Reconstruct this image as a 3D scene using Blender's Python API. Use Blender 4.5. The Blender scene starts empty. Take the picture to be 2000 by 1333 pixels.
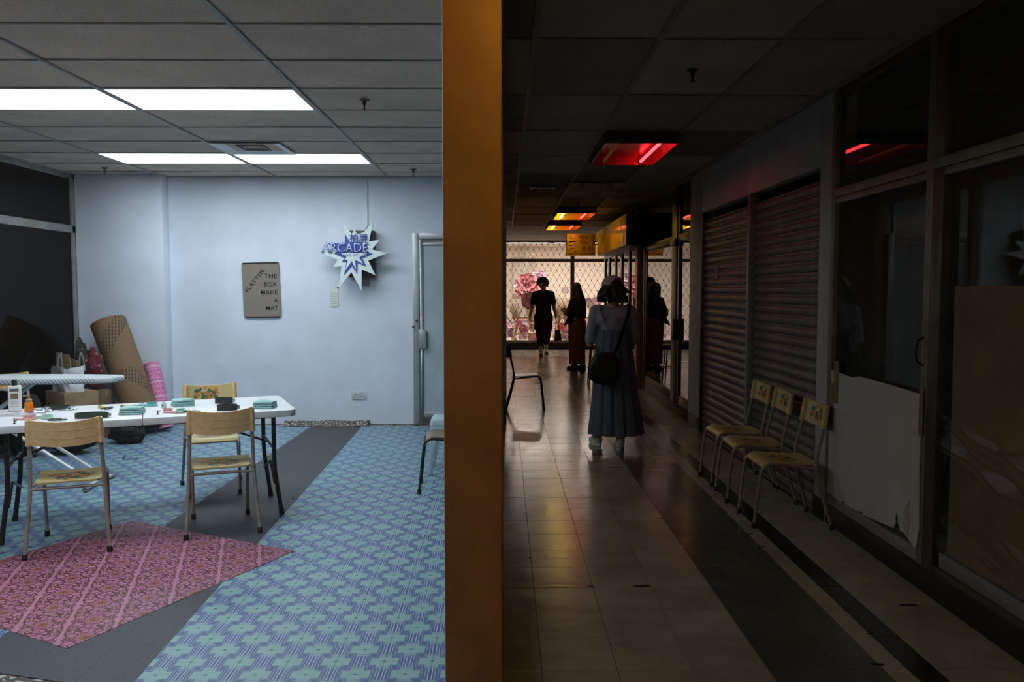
import bpy, bmesh, math, random
from mathutils import Vector, Matrix, Euler, noise as mnoise
random.seed(7)
PI = math.pi
SC = bpy.context.scene
COL = SC.collection

# ------------------------------------------------------------------ camera, world, exposure
F_PX, HOR, VPX, CAM_H = 1590.0, 568.0, 985.0, 1.5
PITCH = math.atan((666.5 - HOR) / F_PX)
YAW = math.atan((1000 - VPX) / F_PX)
cam_data = bpy.data.cameras.new('camera')
cam_data.sensor_width = 36.0
cam_data.lens = F_PX / 2000 * 36.0
cam_data.clip_start = 0.05
cam = bpy.data.objects.new('camera', cam_data)
COL.objects.link(cam)
cam.location = (0, 0, CAM_H)
cam.rotation_euler = (PI / 2 - PITCH, 0, -YAW)
SC.camera = cam

world = bpy.data.worlds.new('world')
SC.world = world
world.use_nodes = True
bg = world.node_tree.nodes['Background']
bg.inputs['Color'].default_value = (1.0, 0.93, 0.86, 1)
bg.inputs['Strength'].default_value = 0.09

SC.view_settings.view_transform = 'Standard'
SC.view_settings.look = 'None'
SC.view_settings.gamma = 1.0
SC.view_settings.exposure = 0.0
SC.view_settings.use_curve_mapping = False

PANEL_L = 13.8
SHOP_L = 72.0
TINT = 0.55


def ray(x, y):
    a = (x - 1000) / F_PX
    b = -(y - 666.5) / F_PX
    d = (a, math.cos(PITCH) + b * math.sin(PITCH), -math.sin(PITCH) + b * math.cos(PITCH))
    c, s = math.cos(YAW), math.sin(YAW)
    return (c * d[0] + s * d[1], -s * d[0] + c * d[1], d[2])


def on_z(x, y, z=0.0):
    d = ray(x, y)
    t = (z - CAM_H) / d[2]
    return Vector((d[0] * t, d[1] * t, z))


def at_y(x, y, D):
    d = ray(x, y)
    t = D / d[1]
    return Vector((d[0] * t, D, CAM_H + d[2] * t))


# ------------------------------------------------------------------ node helpers
class S:
    def __init__(self, nt, sock):
        self.nt, self.s = nt, sock

    def op(self, o, b=None, c=None):
        n = self.nt.nodes.new('ShaderNodeMath')
        n.operation = o
        self.nt.links.new(self.s, n.inputs[0])
        for i, q in ((1, b), (2, c)):
            if q is None:
                continue
            if isinstance(q, S):
                self.nt.links.new(q.s, n.inputs[i])
            else:
                n.inputs[i].default_value = q
        return S(self.nt, n.outputs[0])

    def __add__(self, b): return self.op('ADD', b)
    def __sub__(self, b): return self.op('SUBTRACT', b)
    def __mul__(self, b): return self.op('MULTIPLY', b)
    def __truediv__(self, b): return self.op('DIVIDE', b)
    def lt(self, b): return self.op('LESS_THAN', b)
    def gt(self, b): return self.op('GREATER_THAN', b)
    def mn(self, b): return self.op('MINIMUM', b)
    def mx(self, b): return self.op('MAXIMUM', b)
    def ab(self): return self.op('ABSOLUTE')
    def fr(self): return self.op('FRACT')
    def sin(self): return self.op('SINE')
    def inv(self): return S(self.nt, self.nt_const(1.0)).op('SUBTRACT', self)

    def nt_const(self, v):
        n = self.nt.nodes.new('ShaderNodeValue')
        n.outputs[0].default_value = v
        return n.outputs[0]


def new_mat(name):
    m = bpy.data.materials.new(name)
    m.use_nodes = True
    nt = m.node_tree
    return m, nt, nt.nodes['Principled BSDF']


def coords(nt, kind='Object', rot=0.0):
    tc = nt.nodes.new('ShaderNodeTexCoord')
    out = tc.outputs[kind]
    if rot:
        mp = nt.nodes.new('ShaderNodeMapping')
        mp.inputs['Rotation'].default_value = (0, 0, rot)
        nt.links.new(out, mp.inputs[0])
        out = mp.outputs[0]
    sp = nt.nodes.new('ShaderNodeSeparateXYZ')
    nt.links.new(out, sp.inputs[0])
    return out, S(nt, sp.outputs[0]), S(nt, sp.outputs[1]), S(nt, sp.outputs[2])


def noise(nt, vec, scale, detail=3, rough=0.55):
    n = nt.nodes.new('ShaderNodeTexNoise')
    n.inputs['Scale'].default_value = scale
    n.inputs['Detail'].default_value = detail
    n.inputs['Roughness'].default_value = rough
    if vec is not None:
        nt.links.new(vec, n.inputs['Vector'])
    return S(nt, n.outputs[0])


def mix(nt, fac, a, b):
    n = nt.nodes.new('ShaderNodeMix')
    n.data_type = 'RGBA'
    if isinstance(fac, S):
        nt.links.new(fac.s, n.inputs[0])
    else:
        n.inputs[0].default_value = fac
    for i, q in ((6, a), (7, b)):
        if isinstance(q, S):
            nt.links.new(q.s, n.inputs[i])
        elif hasattr(q, 'is_output'):
            nt.links.new(q, n.inputs[i])
        else:
            n.inputs[i].default_value = (*q[:3], 1)
    return n.outputs[2]


def bump(nt, bsdf, h, strength=0.3, dist=0.01):
    b = nt.nodes.new('ShaderNodeBump')
    b.inputs['Strength'].default_value = strength
    b.inputs['Distance'].default_value = dist
    nt.links.new(h.s, b.inputs['Height'])
    nt.links.new(b.outputs[0], bsdf.inputs['Normal'])


MATS = {}


def simple(name, col, rough=0.6, metal=0.0, var=0.12, scale=14, bmp=0.0, bscale=120, spec=0.5, rnd=0.0, emit=None):
    if name in MATS:
        return MATS[name]
    m, nt, bs = new_mat(name)
    vec = coords(nt)[0]
    n = noise(nt, vec, scale)
    lo = tuple(max(0, c * (1 - var * 1.6)) for c in col)
    hi = tuple(min(1, c * (1 + var * 1.2)) for c in col)
    c = mix(nt, (n - 0.3) * 2.4, lo, hi)
    if rnd:
        oi = nt.nodes.new('ShaderNodeObjectInfo')
        r = S(nt, oi.outputs['Random'])
        hsv = nt.nodes.new('ShaderNodeHueSaturation')
        nt.links.new(c, hsv.inputs['Color'])
        nt.links.new((r * rnd + (1 - rnd * 0.5)).s, hsv.inputs['Value'])
        c = hsv.outputs[0]
    nt.links.new(c, bs.inputs['Base Color'])
    bs.inputs['Roughness'].default_value = rough
    bs.inputs['Metallic'].default_value = metal
    bs.inputs['Specular IOR Level'].default_value = spec
    if bmp:
        bump(nt, bs, noise(nt, vec, bscale, 4), bmp, 0.004)
    if emit:
        bs.inputs['Emission Color'].default_value = (*emit[0], 1)
        bs.inputs['Emission Strength'].default_value = emit[1]
    MATS[name] = m
    return m


def emitter(name, col, strength):
    if name in MATS:
        return MATS[name]
    m, nt, bs = new_mat(name)
    vec = coords(nt)[0]
    bs.inputs['Base Color'].default_value = (*[min(1, c) for c in col], 1)
    bs.inputs['Roughness'].default_value = 0.5
    n = noise(nt, vec, 6, 1)
    nt.links.new(mix(nt, n, col, tuple(c * 0.93 for c in col)), bs.inputs['Emission Color'])
    bs.inputs['Emission Strength'].default_value = strength
    MATS[name] = m
    return m


def glass(name, tint=(0.95, 0.97, 0.97), base=0.05, rough=0.0, smudge=0.0, pw=4.5):
    if name in MATS:
        return MATS[name]
    m, nt, bs = new_mat(name)
    nt.nodes.remove(bs)
    out = nt.nodes['Material Output']
    tr = nt.nodes.new('ShaderNodeBsdfTransparent')
    tr.inputs[0].default_value = (*tint, 1)
    gl = nt.nodes.new('ShaderNodeBsdfGlossy')
    gl.inputs['Roughness'].default_value = rough
    gl.inputs['Color'].default_value = (0.95, 0.97, 1, 1)
    lw = nt.nodes.new('ShaderNodeLayerWeight')
    lw.inputs[0].default_value = 0.5
    fac = S(nt, lw.outputs['Facing']).op('POWER', pw) * (1 - base) + base
    mx = nt.nodes.new('ShaderNodeMixShader')
    nt.links.new(fac.s, mx.inputs[0])
    nt.links.new(tr.outputs[0], mx.inputs[1])
    nt.links.new(gl.outputs[0], mx.inputs[2])
    last = mx.outputs[0]
    if smudge:
        df = nt.nodes.new('ShaderNodeBsdfDiffuse')
        df.inputs[0].default_value = (0.7, 0.75, 0.8, 1)
        m2 = nt.nodes.new('ShaderNodeMixShader')
        vec = coords(nt)[0]
        nt.links.new((noise(nt, vec, 3, 4).op('POWER', 2.0) * smudge).s, m2.inputs[0])
        nt.links.new(last, m2.inputs[1])
        nt.links.new(df.outputs[0], m2.inputs[2])
        last = m2.outputs[0]
    nt.links.new(last, out.inputs[0])
    MATS[name] = m
    return m


# ------------------------------------------------------------------ mesh helpers
class MB:
    def __init__(self):
        self.v, self.f, self.mi = [], [], []

    def add(self, vs, fs, mi=0):
        o = len(self.v)
        self.v += [tuple(p) for p in vs]
        for f in fs:
            self.f.append(tuple(o + i for i in f))
            self.mi.append(mi)
        return self

    def box(self, x0, x1, y0, y1, z0, z1, mi=0):
        return self.add([(x0, y0, z0), (x1, y0, z0), (x1, y1, z0), (x0, y1, z0), (x0, y0, z1), (x1, y0, z1), (x1, y1, z1), (x0, y1, z1)],
                        [(0, 3, 2, 1), (4, 5, 6, 7), (0, 1, 5, 4), (1, 2, 6, 5), (2, 3, 7, 6), (3, 0, 4, 7)], mi)

    def obox(self, c, size, mat, mi=0):
        a, b, d = (s / 2 for s in size)
        vs = []
        for p in ((-a, -b, -d), (a, -b, -d), (a, b, -d), (-a, b, -d), (-a, -b, d), (a, -b, d), (a, b, d), (-a, b, d)):
            vs.append(Vector(c) + mat @ Vector(p))
        return self.add(vs, [(0, 3, 2, 1), (4, 5, 6, 7), (0, 1, 5, 4), (1, 2, 6, 5), (2, 3, 7, 6), (3, 0, 4, 7)], mi)

    def bar(self, p, q, w, h, mi=0, up=(0, 0, 1)):
        p, q = Vector(p), Vector(q)
        d = (q - p)
        L = d.length
        d.normalize()
        u = Vector(up)
        if abs(d.dot(u)) > 0.98:
            u = Vector((0, 1, 0))
        s = d.cross(u).normalized()
        u = s.cross(d)
        m = Matrix((d, s, u)).transposed()
        return self.obox((p + q) / 2, (L, w, h), m, mi)

    def tube(self, pts, r, n=8, mi=0, closed=False, flat=None):
        pts = [Vector(p) for p in pts]
        k = len(pts)
        rs = r if isinstance(r, (list, tuple)) else [r] * k
        vs, fs = [], []
        pu = None
        for i, p in enumerate(pts):
            if closed:
                t = pts[(i + 1) % k] - pts[i - 1]
            else:
                t = pts[min(i + 1, k - 1)] - pts[max(i - 1, 0)]
            t.normalize()
            if pu is None:
                u = Vector((0, 0, 1)) if abs(t.z) < 0.9 else Vector((1, 0, 0))
            else:
                u = pu
            u = (u - t * u.dot(t)).normalized()
            pu = u
            w = t.cross(u)
            for j in range(n):
                a = 2 * PI * j / n
                vs.append(p + u * (math.cos(a) * rs[i]) + w * (math.sin(a) * rs[i] * (flat or 1)))
        for i in range(k if closed else k - 1):
            for j in range(n):
                a, b = i * n + j, i * n + (j + 1) % n
                i2 = (i + 1) % k
                fs.append((a, b, i2 * n + (j + 1) % n, i2 * n + j))
        if not closed:
            fs.append(tuple(reversed(range(n))))
            fs.append(tuple((k - 1) * n + j for j in range(n)))
        return self.add(vs, fs, mi)

    def lathe(self, prof, n=16, c=(0, 0, 0), mi=0, mat=None, cap=True):
        vs, fs = [], []
        for r, z in prof:
            for j in range(n):
                a = 2 * PI * j / n
                p = Vector((r * math.cos(a), r * math.sin(a), z))
                if mat is not None:
                    p = mat @ p
                vs.append(Vector(c) + p)
        for i in range(len(prof) - 1):
            for j in range(n):
                fs.append((i * n + j, i * n + (j + 1) % n, (i + 1) * n + (j + 1) % n, (i + 1) * n + j))
        if cap:
            fs.append(tuple(reversed(range(n))))
            fs.append(tuple((len(prof) - 1) * n + j for j in range(n)))
        return self.add(vs, fs, mi)

    def prism(self, poly, fn, h0, h1, mi=0):
        """poly: 2-D points; fn(u, v, h) -> 3-D"""
        k = len(poly)
        vs = [fn(u, v, h0) for u, v in poly] + [fn(u, v, h1) for u, v in poly]
        fs = [tuple(reversed(range(k))), tuple(range(k, 2 * k))]
        fs += [(i, (i + 1) % k, k + (i + 1) % k, k + i) for i in range(k)]
        return self.add(vs, fs, mi)

    def ball(self, c, r, n=10, mi=0, m=7):
        rx, ry, rz = (r if isinstance(r, (tuple, list)) else (r, r, r))
        vs, fs = [(c[0], c[1], c[2] - rz)], []
        for i in range(1, m):
            a = -PI / 2 + PI * i / m
            for j in range(n):
                b = 2 * PI * j / n
                vs.append((c[0] + rx * math.cos(a) * math.cos(b), c[1] + ry * math.cos(a) * math.sin(b), c[2] + rz * math.sin(a)))
        vs.append((c[0], c[1], c[2] + rz))
        for j in range(n):
            fs.append((0, 1 + (j + 1) % n, 1 + j))
            for i in range(m - 2):
                a, b = 1 + i * n + j, 1 + i * n + (j + 1) % n
                fs.append((a, b, b + n, a + n))
            fs.append((len(vs) - 1, 1 + (m - 2) * n + j, 1 + (m - 2) * n + (j + 1) % n))
        return self.add(vs, fs, mi)

    def grid(self, nu, nv, fn, mi=0, thick=None):
        """fn(u,v) for u,v in 0..1; thick: fn2(u,v) second side"""
        vs = [fn(i / nu, j / nv) for j in range(nv + 1) for i in range(nu + 1)]
        fs = [(j * (nu + 1) + i, j * (nu + 1) + i + 1, (j + 1) * (nu + 1) + i + 1, (j + 1) * (nu + 1) + i) for j in range(nv) for i in range(nu)]
        if thick is None:
            return self.add(vs, fs, mi)
        o = len(vs)
        vs += [thick(i / nu, j / nv) for j in range(nv + 1) for i in range(nu + 1)]
        bk = [tuple(o + q for q in reversed(f)) for f in fs]
        W = nu + 1
        edge = [j * 1 for j in range(0)]
        loop = [i for i in range(nu + 1)] + [j * W + nu for j in range(1, nv + 1)] + [nv * W + i for i in range(nu - 1, -1, -1)] + [j * W for j in range(nv - 1, 0, -1)]
        sd = [(loop[(q + 1) % len(loop)], loop[q], o + loop[q], o + loop[(q + 1) % len(loop)]) for q in range(len(loop))]
        self.add(vs, fs + sd, mi)
        k = len(self.v) - len(vs)
        for f in bk:
            self.f.append(tuple(k + i for i in f))
            self.mi.append(mi if not hasattr(self, 'back_mi') else self.back_mi)
        return self

    def mesh(self, name, mats=None, bevel=0, smooth=True, seg=2):
        me = bpy.data.meshes.new(name)
        me.from_pydata(self.v, [], self.f)
        me.polygons.foreach_set('material_index', self.mi)
        if bevel:
            bm = bmesh.new()
            bm.from_mesh(me)
            bmesh.ops.remove_doubles(bm, verts=bm.verts, dist=1e-6)
            ed = [e for e in bm.edges if len(e.link_faces) == 2 and e.calc_face_angle(0) > 0.6]
            bmesh.ops.bevel(bm, geom=ed, offset=bevel, segments=seg, affect='EDGES', profile=0.5, clamp_overlap=True)
            bm.to_mesh(me)
            bm.free()
        if smooth:
            me.polygons.foreach_set('use_smooth', [True] * len(me.polygons))
            me.set_sharp_from_angle(angle=math.radians(38))
        for m in (mats if isinstance(mats, (list, tuple)) else [mats] if mats else []):
            me.materials.append(m)
        return me

    def build(self, name, mats, parent=None, bevel=0, smooth=True, seg=2):
        return link(name, self.mesh(name, mats, bevel, smooth, seg), parent)


def link(name, me, parent=None):
    o = bpy.data.objects.new(name, me)
    COL.objects.link(o)
    if parent is not None:
        o.parent = parent
    return o


def tag(o, label=None, cat=None, group=None, kind=None):
    if label: o['label'] = label
    if cat: o['category'] = cat
    if group: o['group'] = group
    if kind: o['kind'] = kind
    return o


def thing(name, label, cat, loc=(0, 0, 0), rz=0.0, group=None):
    o = bpy.data.objects.new(name, None)
    o.empty_display_size = 0.05
    COL.objects.link(o)
    o.location = loc
    o.rotation_euler = (0, 0, rz)
    return tag(o, label, cat, group)


def struct(name, label, cat='room'):
    o = bpy.data.objects.new(name, None)
    o.empty_display_size = 0.05
    COL.objects.link(o)
    return tag(o, label, cat, kind='structure')


KIDS = {}


def copy_tree(o, parent=None):
    c = o.copy()
    COL.objects.link(c)
    if parent is not None:
        c.parent = parent
    for ch in list(o.children):
        copy_tree(ch, c)
    return c


def B(x0, x1, y0, y1, z0, z1):
    return MB().box(x0, x1, y0, y1, z0, z1)


def bez(p0, p1, p2, n=5):
    p0, p1, p2 = Vector(p0), Vector(p1), Vector(p2)
    return [(p0 * (1 - t) ** 2 + p1 * 2 * t * (1 - t) + p2 * t * t) for t in [i / n for i in range(n + 1)]]


def text_mesh(body, size, extrude=0.0, align='LEFT', offset=0.0, spacing=1.0):
    cu = bpy.data.curves.new('lettering', 'FONT')
    cu.body = body
    cu.size = size
    cu.extrude = extrude
    cu.offset = offset
    cu.align_x = align
    cu.space_character = spacing
    cu.resolution_u = 3
    o = bpy.data.objects.new('lettering', cu)
    COL.objects.link(o)
    dg = bpy.context.evaluated_depsgraph_get()
    me = bpy.data.meshes.new_from_object(o.evaluated_get(dg))
    bpy.data.objects.remove(o)
    bpy.data.curves.remove(cu)
    return me


def text_fit(body, w, h, extrude=0.0015, offset=0.0):
    """lettering scaled to fill w x h, lower left corner at the origin, in the local XZ plane facing -Y"""
    me = text_mesh(body, 1.0, 0.0, offset=offset)
    if not len(me.vertices):
        return me
    xs = [v.co.x for v in me.vertices]
    ys = [v.co.y for v in me.vertices]
    sx, sy = w / (max(xs) - min(xs)), h / (max(ys) - min(ys))
    x0, y0 = min(xs), min(ys)
    bm = bmesh.new()
    bm.from_mesh(me)
    for v in bm.verts:
        v.co = Vector(((v.co.x - x0) * sx, 0, (v.co.y - y0) * sy))
    r = bmesh.ops.extrude_face_region(bm, geom=bm.faces[:])
    for g in r['geom']:
        if isinstance(g, bmesh.types.BMVert):
            g.co.y -= extrude
    bm.to_mesh(me)
    bm.free()
    return me


def put_text(body, w, h, loc, mat, parent, rot=(0, 0, 0), name='lettering', extrude=0.0015, offset=0.0):
    me = text_fit(body, w, h, extrude, offset)
    me.materials.clear()
    me.materials.append(mat)
    o = link(name, me, parent)
    o.location = loc
    o.rotation_euler = rot
    return o

#SECTION_MATS
# ------------------------------------------------------------------ special materials
def m_blue_lino():
    m, nt, bs = new_mat('blue_patterned_lino')
    vec, x, y, z = coords(nt)
    px, py = 0.195, 0.222

    def plus(ox, oy):
        u = (((x / px) + ox).fr() - 0.5) * px
        v = (((y / py) + oy).fr() - 0.5) * py
        au, av = u.ab(), v.ab()
        d = (au - 0.056).mx(av - 0.031).mn((au - 0.027).mx(av - 0.060))
        return d, au, av
    dA, ua, va = plus(0.0, 0.0)
    dB, ub, vb = plus(0.5, 0.5)
    d = dA.mn(dB)
    teal = (0.225, 0.40, 0.40)
    navy = (0.065, 0.10, 0.27)
    mid = (0.12, 0.19, 0.36)
    pale = (0.50, 0.58, 0.70)
    n = noise(nt, vec, 9, 4)
    c = mix(nt, (n - 0.3) * 2, teal, (0.26, 0.43, 0.44))
    c = mix(nt, d.gt(0.0), c, mid)
    c = mix(nt, d.gt(0.003), c, navy)
    c = mix(nt, d.gt(0.0075) * d.lt(0.0105), c, teal)
    # ribbons that run lengthwise through the gaps
    for o in (0.0, 0.5):
        q = (((x / px) + o).fr() - 0.5) * px
        on = d.gt(0.001)
        qa = q.ab()
        c = mix(nt, ((qa - 0.008).ab().lt(0.0019)).mx((qa - 0.0195).ab().lt(0.0013)) * on, c, pale)
    for o in (0.25, 0.75):
        q2 = (((y / py) + o).fr() - 0.5) * py
        c = mix(nt, ((q2.ab() - 0.006).ab().lt(0.0016)).mx((q2.ab() - 0.014).ab().lt(0.001)) * 0.6, c, navy)
    # fine grid lines through the crosses and the dot in each
    c = mix(nt, ua.lt(0.0011) * 0.8, c, (0.02, 0.05, 0.07))
    c = mix(nt, va.lt(0.0009).mx(vb.lt(0.0009)) * 0.45, c, (0.05, 0.09, 0.12))
    dot = (ua * ua + va * va).mn(ub * ub + vb * vb).lt(0.00006)
    c = mix(nt, dot, c, (0.06, 0.13, 0.17))
    nt.links.new(c, bs.inputs['Base Color'])
    bs.inputs['Roughness'].default_value = 0.42
    bs.inputs['Specular IOR Level'].default_value = 0.4
    bump(nt, bs, noise(nt, vec, 160, 2), 0.12, 0.002)
    return m


def m_pink_lino():
    m, nt, bs = new_mat('pink_patterned_lino')
    vec, x, y, z = coords(nt, rot=math.radians(-17))
    p = 0.207
    u = ((x / p).fr() - 0.5) * p
    v = ((y / p).fr() - 0.5) * p
    au, av = u.ab(), v.ab()
    r = (u * u + v * v).op('SQRT')
    th = v.op('ARCTAN2', u)
    pink = (0.40, 0.130, 0.235)
    dark = (0.095, 0.014, 0.02)
    brown = (0.22, 0.065, 0.02)
    n = noise(nt, vec, 12, 4)
    c = mix(nt, (n - 0.3) * 2.2, pink, (0.44, 0.17, 0.28))
    # mirrored scrollwork
    cb = nt.nodes.new('ShaderNodeCombineXYZ')
    nt.links.new(au.s, cb.inputs[0])
    nt.links.new(av.s, cb.inputs[1])
    vo = nt.nodes.new('ShaderNodeTexVoronoi')
    vo.feature = 'DISTANCE_TO_EDGE'
    vo.inputs['Scale'].default_value = 30
    nt.links.new(cb.outputs[0], vo.inputs['Vector'])
    e = S(nt, vo.outputs[0])
    c = mix(nt, e.lt(0.095), c, dark)
    vo2 = nt.nodes.new('ShaderNodeTexVoronoi')
    vo2.feature = 'F1'
    vo2.inputs['Scale'].default_value = 55
    nt.links.new(cb.outputs[0], vo2.inputs['Vector'])
    c = mix(nt, S(nt, vo2.outputs[0]).lt(0.26) * 0.6, c, brown)
    # petals round each medallion
    c = mix(nt, r.lt(0.046), c, pink)
    pet = (th * 8.0).sin() * 0.006 + 0.046
    c = mix(nt, (r - pet).ab().lt(0.0032), c, dark)
    star = (th * 12.0).sin() * 0.011 + 0.027
    c = mix(nt, r.lt(star), c, brown)
    c = mix(nt, r.lt(0.006), c, dark)
    # plain stripes with buds
    c = mix(nt, au.gt(p / 2 - 0.0075), c, (0.47, 0.18, 0.30))
    bud = (((au - 0.081) * (au - 0.081)) + ((av - 0.078) * (av - 0.078))).op('SQRT')
    c = mix(nt, bud.lt(0.014), c, dark)
    c = mix(nt, bud.lt(0.009), c, (0.34, 0.15, 0.13))
    nt.links.new(c, bs.inputs['Base Color'])
    bs.inputs['Roughness'].default_value = 0.5
    return m


def m_scroll_lino():
    m, nt, bs = new_mat('beige_scroll_lino')
    vec, x, y, z = coords(nt)
    wv = nt.nodes.new('ShaderNodeTexVoronoi')
    wv.feature = 'DISTANCE_TO_EDGE'
    wv.inputs['Scale'].default_value = 26
    nt.links.new(vec, wv.inputs['Vector'])
    c = mix(nt, noise(nt, vec, 14), (0.35, 0.30, 0.25), (0.55, 0.53, 0.50))
    c = mix(nt, S(nt, wv.outputs[0]).lt(0.16), c, (0.03, 0.03, 0.03))
    c = mix(nt, noise(nt, vec, 40).gt(0.62), c, (0.28, 0.17, 0.08))
    nt.links.new(c, bs.inputs['Base Color'])
    bs.inputs['Roughness'].default_value = 0.5
    return m


def m_ceiling_tile(name, col, rnd):
    m, nt, bs = new_mat(name)
    vec, x, y, z = coords(nt)
    mp = nt.nodes.new('ShaderNodeMapping')
    mp.inputs['Scale'].default_value = (55, 120, 60)
    mp.inputs['Rotation'].default_value = (0, 0, 0.6)
    nt.links.new(vec, mp.inputs[0])
    pits = noise(nt, mp.outputs[0], 1.0, 2)
    n = noise(nt, vec, 2.2, 3)
    c = mix(nt, (n - 0.3) * 2, tuple(q * 0.85 for q in col), tuple(q * 1.12 for q in col))
    c = mix(nt, pits.gt(0.63) * 0.55, c, tuple(q * 0.3 for q in col))
    oi = nt.nodes.new('ShaderNodeObjectInfo')
    hsv = nt.nodes.new('ShaderNodeHueSaturation')
    nt.links.new(c, hsv.inputs['Color'])
    nt.links.new((S(nt, oi.outputs['Random']) * rnd + (1 - rnd * 0.5)).s, hsv.inputs['Value'])
    nt.links.new(hsv.outputs[0], bs.inputs['Base Color'])
    bs.inputs['Roughness'].default_value = 0.95
    bs.inputs['Specular IOR Level'].default_value = 0.1
    bump(nt, bs, pits, 0.4, 0.004)
    return m


def m_vinyl(name, col, rough=0.205, rnd=0.2, far=False):
    m, nt, bs = new_mat(name)
    vec, x, y, z = coords(nt)
    geo = nt.nodes.new('ShaderNodeNewGeometry')
    pos = geo.outputs['Position']
    n = noise(nt, pos, 5, 5)
    sp = noise(nt, pos, 90, 2)
    c = mix(nt, (n - 0.3) * 2.2, tuple(q * 0.78 for q in col), tuple(min(1, q * 1.15) for q in col))
    c = mix(nt, sp.gt(0.66) * 0.5, c, tuple(q * 0.55 for q in col))
    if far:
        t = 0.2995
        gx = (((x - 0.148) / t).fr() - 0.5).ab().gt(0.488)
        gy = (((y - 3.13) / t).fr() - 0.5).ab().gt(0.486)
        c = mix(nt, gx.mx(gy) * 0.7, c, tuple(q * 0.25 for q in col))
        band = x.gt(1.046) * x.lt(1.505)
        c = mix(nt, band * y.gt(9.0) * y.lt(17.2), c, (0.07, 0.065, 0.06))
        strip = x.gt(1.60) * x.lt(1.715)
        c = mix(nt, strip * y.lt(17.2), c, (0.012, 0.012, 0.012))
    oi = nt.nodes.new('ShaderNodeObjectInfo')
    hsv = nt.nodes.new('ShaderNodeHueSaturation')
    nt.links.new(c, hsv.inputs['Color'])
    nt.links.new((S(nt, oi.outputs['Random']) * rnd + (1 - rnd * 0.5)).s, hsv.inputs['Value'])
    nt.links.new(hsv.outputs[0], bs.inputs['Base Color'])
    wear = noise(nt, pos, 3.2, 4)
    nt.links.new((wear * 0.20 + (rough - 0.10)).s, bs.inputs['Roughness'])
    bs.inputs['Specular IOR Level'].default_value = 0.55
    mp = nt.nodes.new('ShaderNodeMapping')
    mp.inputs['Scale'].default_value = (2.2, 9, 1)
    nt.links.new(pos, mp.inputs[0])
    bump(nt, bs, noise(nt, mp.outputs[0], 1.4, 2), 0.17, 0.009)
    return m


def m_weave(name, c1, c2, su=90, sv=60, band=None):
    m, nt, bs = new_mat(name)
    vec, x, y, z = coords(nt)
    a = ((x.op('ARCTAN2', y) * (su / 6.0)) + (z * sv)).sin()
    b = ((x.op('ARCTAN2', y) * (su / 6.0)) - (z * sv * 1.3)).sin()
    w = a * b
    c = mix(nt, (w + 0.8) * 0.55, tuple(q * 0.55 for q in c1), c1)
    c = mix(nt, (noise(nt, vec, 6) - 0.35) * 2, c, c2)
    if band:
        # helical dark pattern
        th = x.op('ARCTAN2', y)
        q = ((th / (2 * PI)) + (z / 1.05) + 0.10).fr()
        q2 = ((th / (2 * PI)) - (z / 1.05) + 0.62).fr()
        on = ((q - 0.5).ab().lt(0.10) * z.gt(0.62)).mx((q2 - 0.5).ab().lt(0.10) * z.lt(0.62))
        hatch = ((th * 34.0) + z * 60).sin().gt(0.1) * ((z * 150.0) - th * 9.0).sin().gt(-0.75)
        c = mix(nt, on * hatch * 0.85, c, band)
    nt.links.new(c, bs.inputs['Base Color'])
    bs.inputs['Roughness'].default_value = 0.75
    bump(nt, bs, w, 0.5, 0.004)
    return m


def m_floral(name, base, strength=1.0, axis='xy', ext=(0.10, 0.085), centre=(0, 0), rough=0.35):
    """cream lacquer with a printed bouquet"""
    m, nt, bs = new_mat(name)
    vec, x, y, z = coords(nt)
    u, v = (x, y) if axis == 'xy' else (x, z)
    u, v = u - centre[0], v - centre[1]
    n = noise(nt, vec, 7)
    c = mix(nt, (n - 0.3) * 2, tuple(q * 0.86 for q in base), base)
    e = ((u / ext[0]) * (u / ext[0]) + (v / ext[1]) * (v / ext[1])).op('SQRT') + (noise(nt, vec, 26) - 0.5) * 1.1
    cb = nt.nodes.new('ShaderNodeCombineXYZ')
    nt.links.new(u.s, cb.inputs[0])
    nt.links.new(v.s, cb.inputs[1])
    vo = nt.nodes.new('ShaderNodeTexVoronoi')
    vo.inputs['Scale'].default_value = 34
    nt.links.new(cb.outputs[0], vo.inputs['Vector'])
    sp = nt.nodes.new('ShaderNodeSeparateColor')
    nt.links.new(vo.outputs['Color'], sp.inputs[0])
    cr = nt.nodes.new('ShaderNodeValToRGB')
    el = cr.color_ramp.elements
    cr.color_ramp.interpolation = 'CONSTANT'
    cols = [(0, (0.04, 0.17, 0.06)), (0.3, (0.70, 0.20, 0.03)), (0.48, (0.72, 0.46, 0.03)), (0.66, (0.62, 0.16, 0.17)), (0.82, (0.05, 0.14, 0.10))]
    el[0].position, el[0].color = 0, (*cols[0][1], 1)
    el[1].position, el[1].color = cols[1][0], (*cols[1][1], 1)
    for p_, q_ in cols[2:]:
        k = el.new(p_)
        k.color = (*q_, 1)
    nt.links.new(sp.outputs[0], cr.inputs[0])
    ds = S(nt, vo.outputs['Distance'])
    mask = e.lt(0.95) * ds.lt(0.64)
    c = mix(nt, mask * strength, c, cr.outputs[0])
    c = mix(nt, e.lt(0.85) * ds.lt(0.13) * strength, c, (0.03, 0.03, 0.02))
    nt.links.new(c, bs.inputs['Base Color'])
    bs.inputs['Roughness'].default_value = rough
    return m


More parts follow.
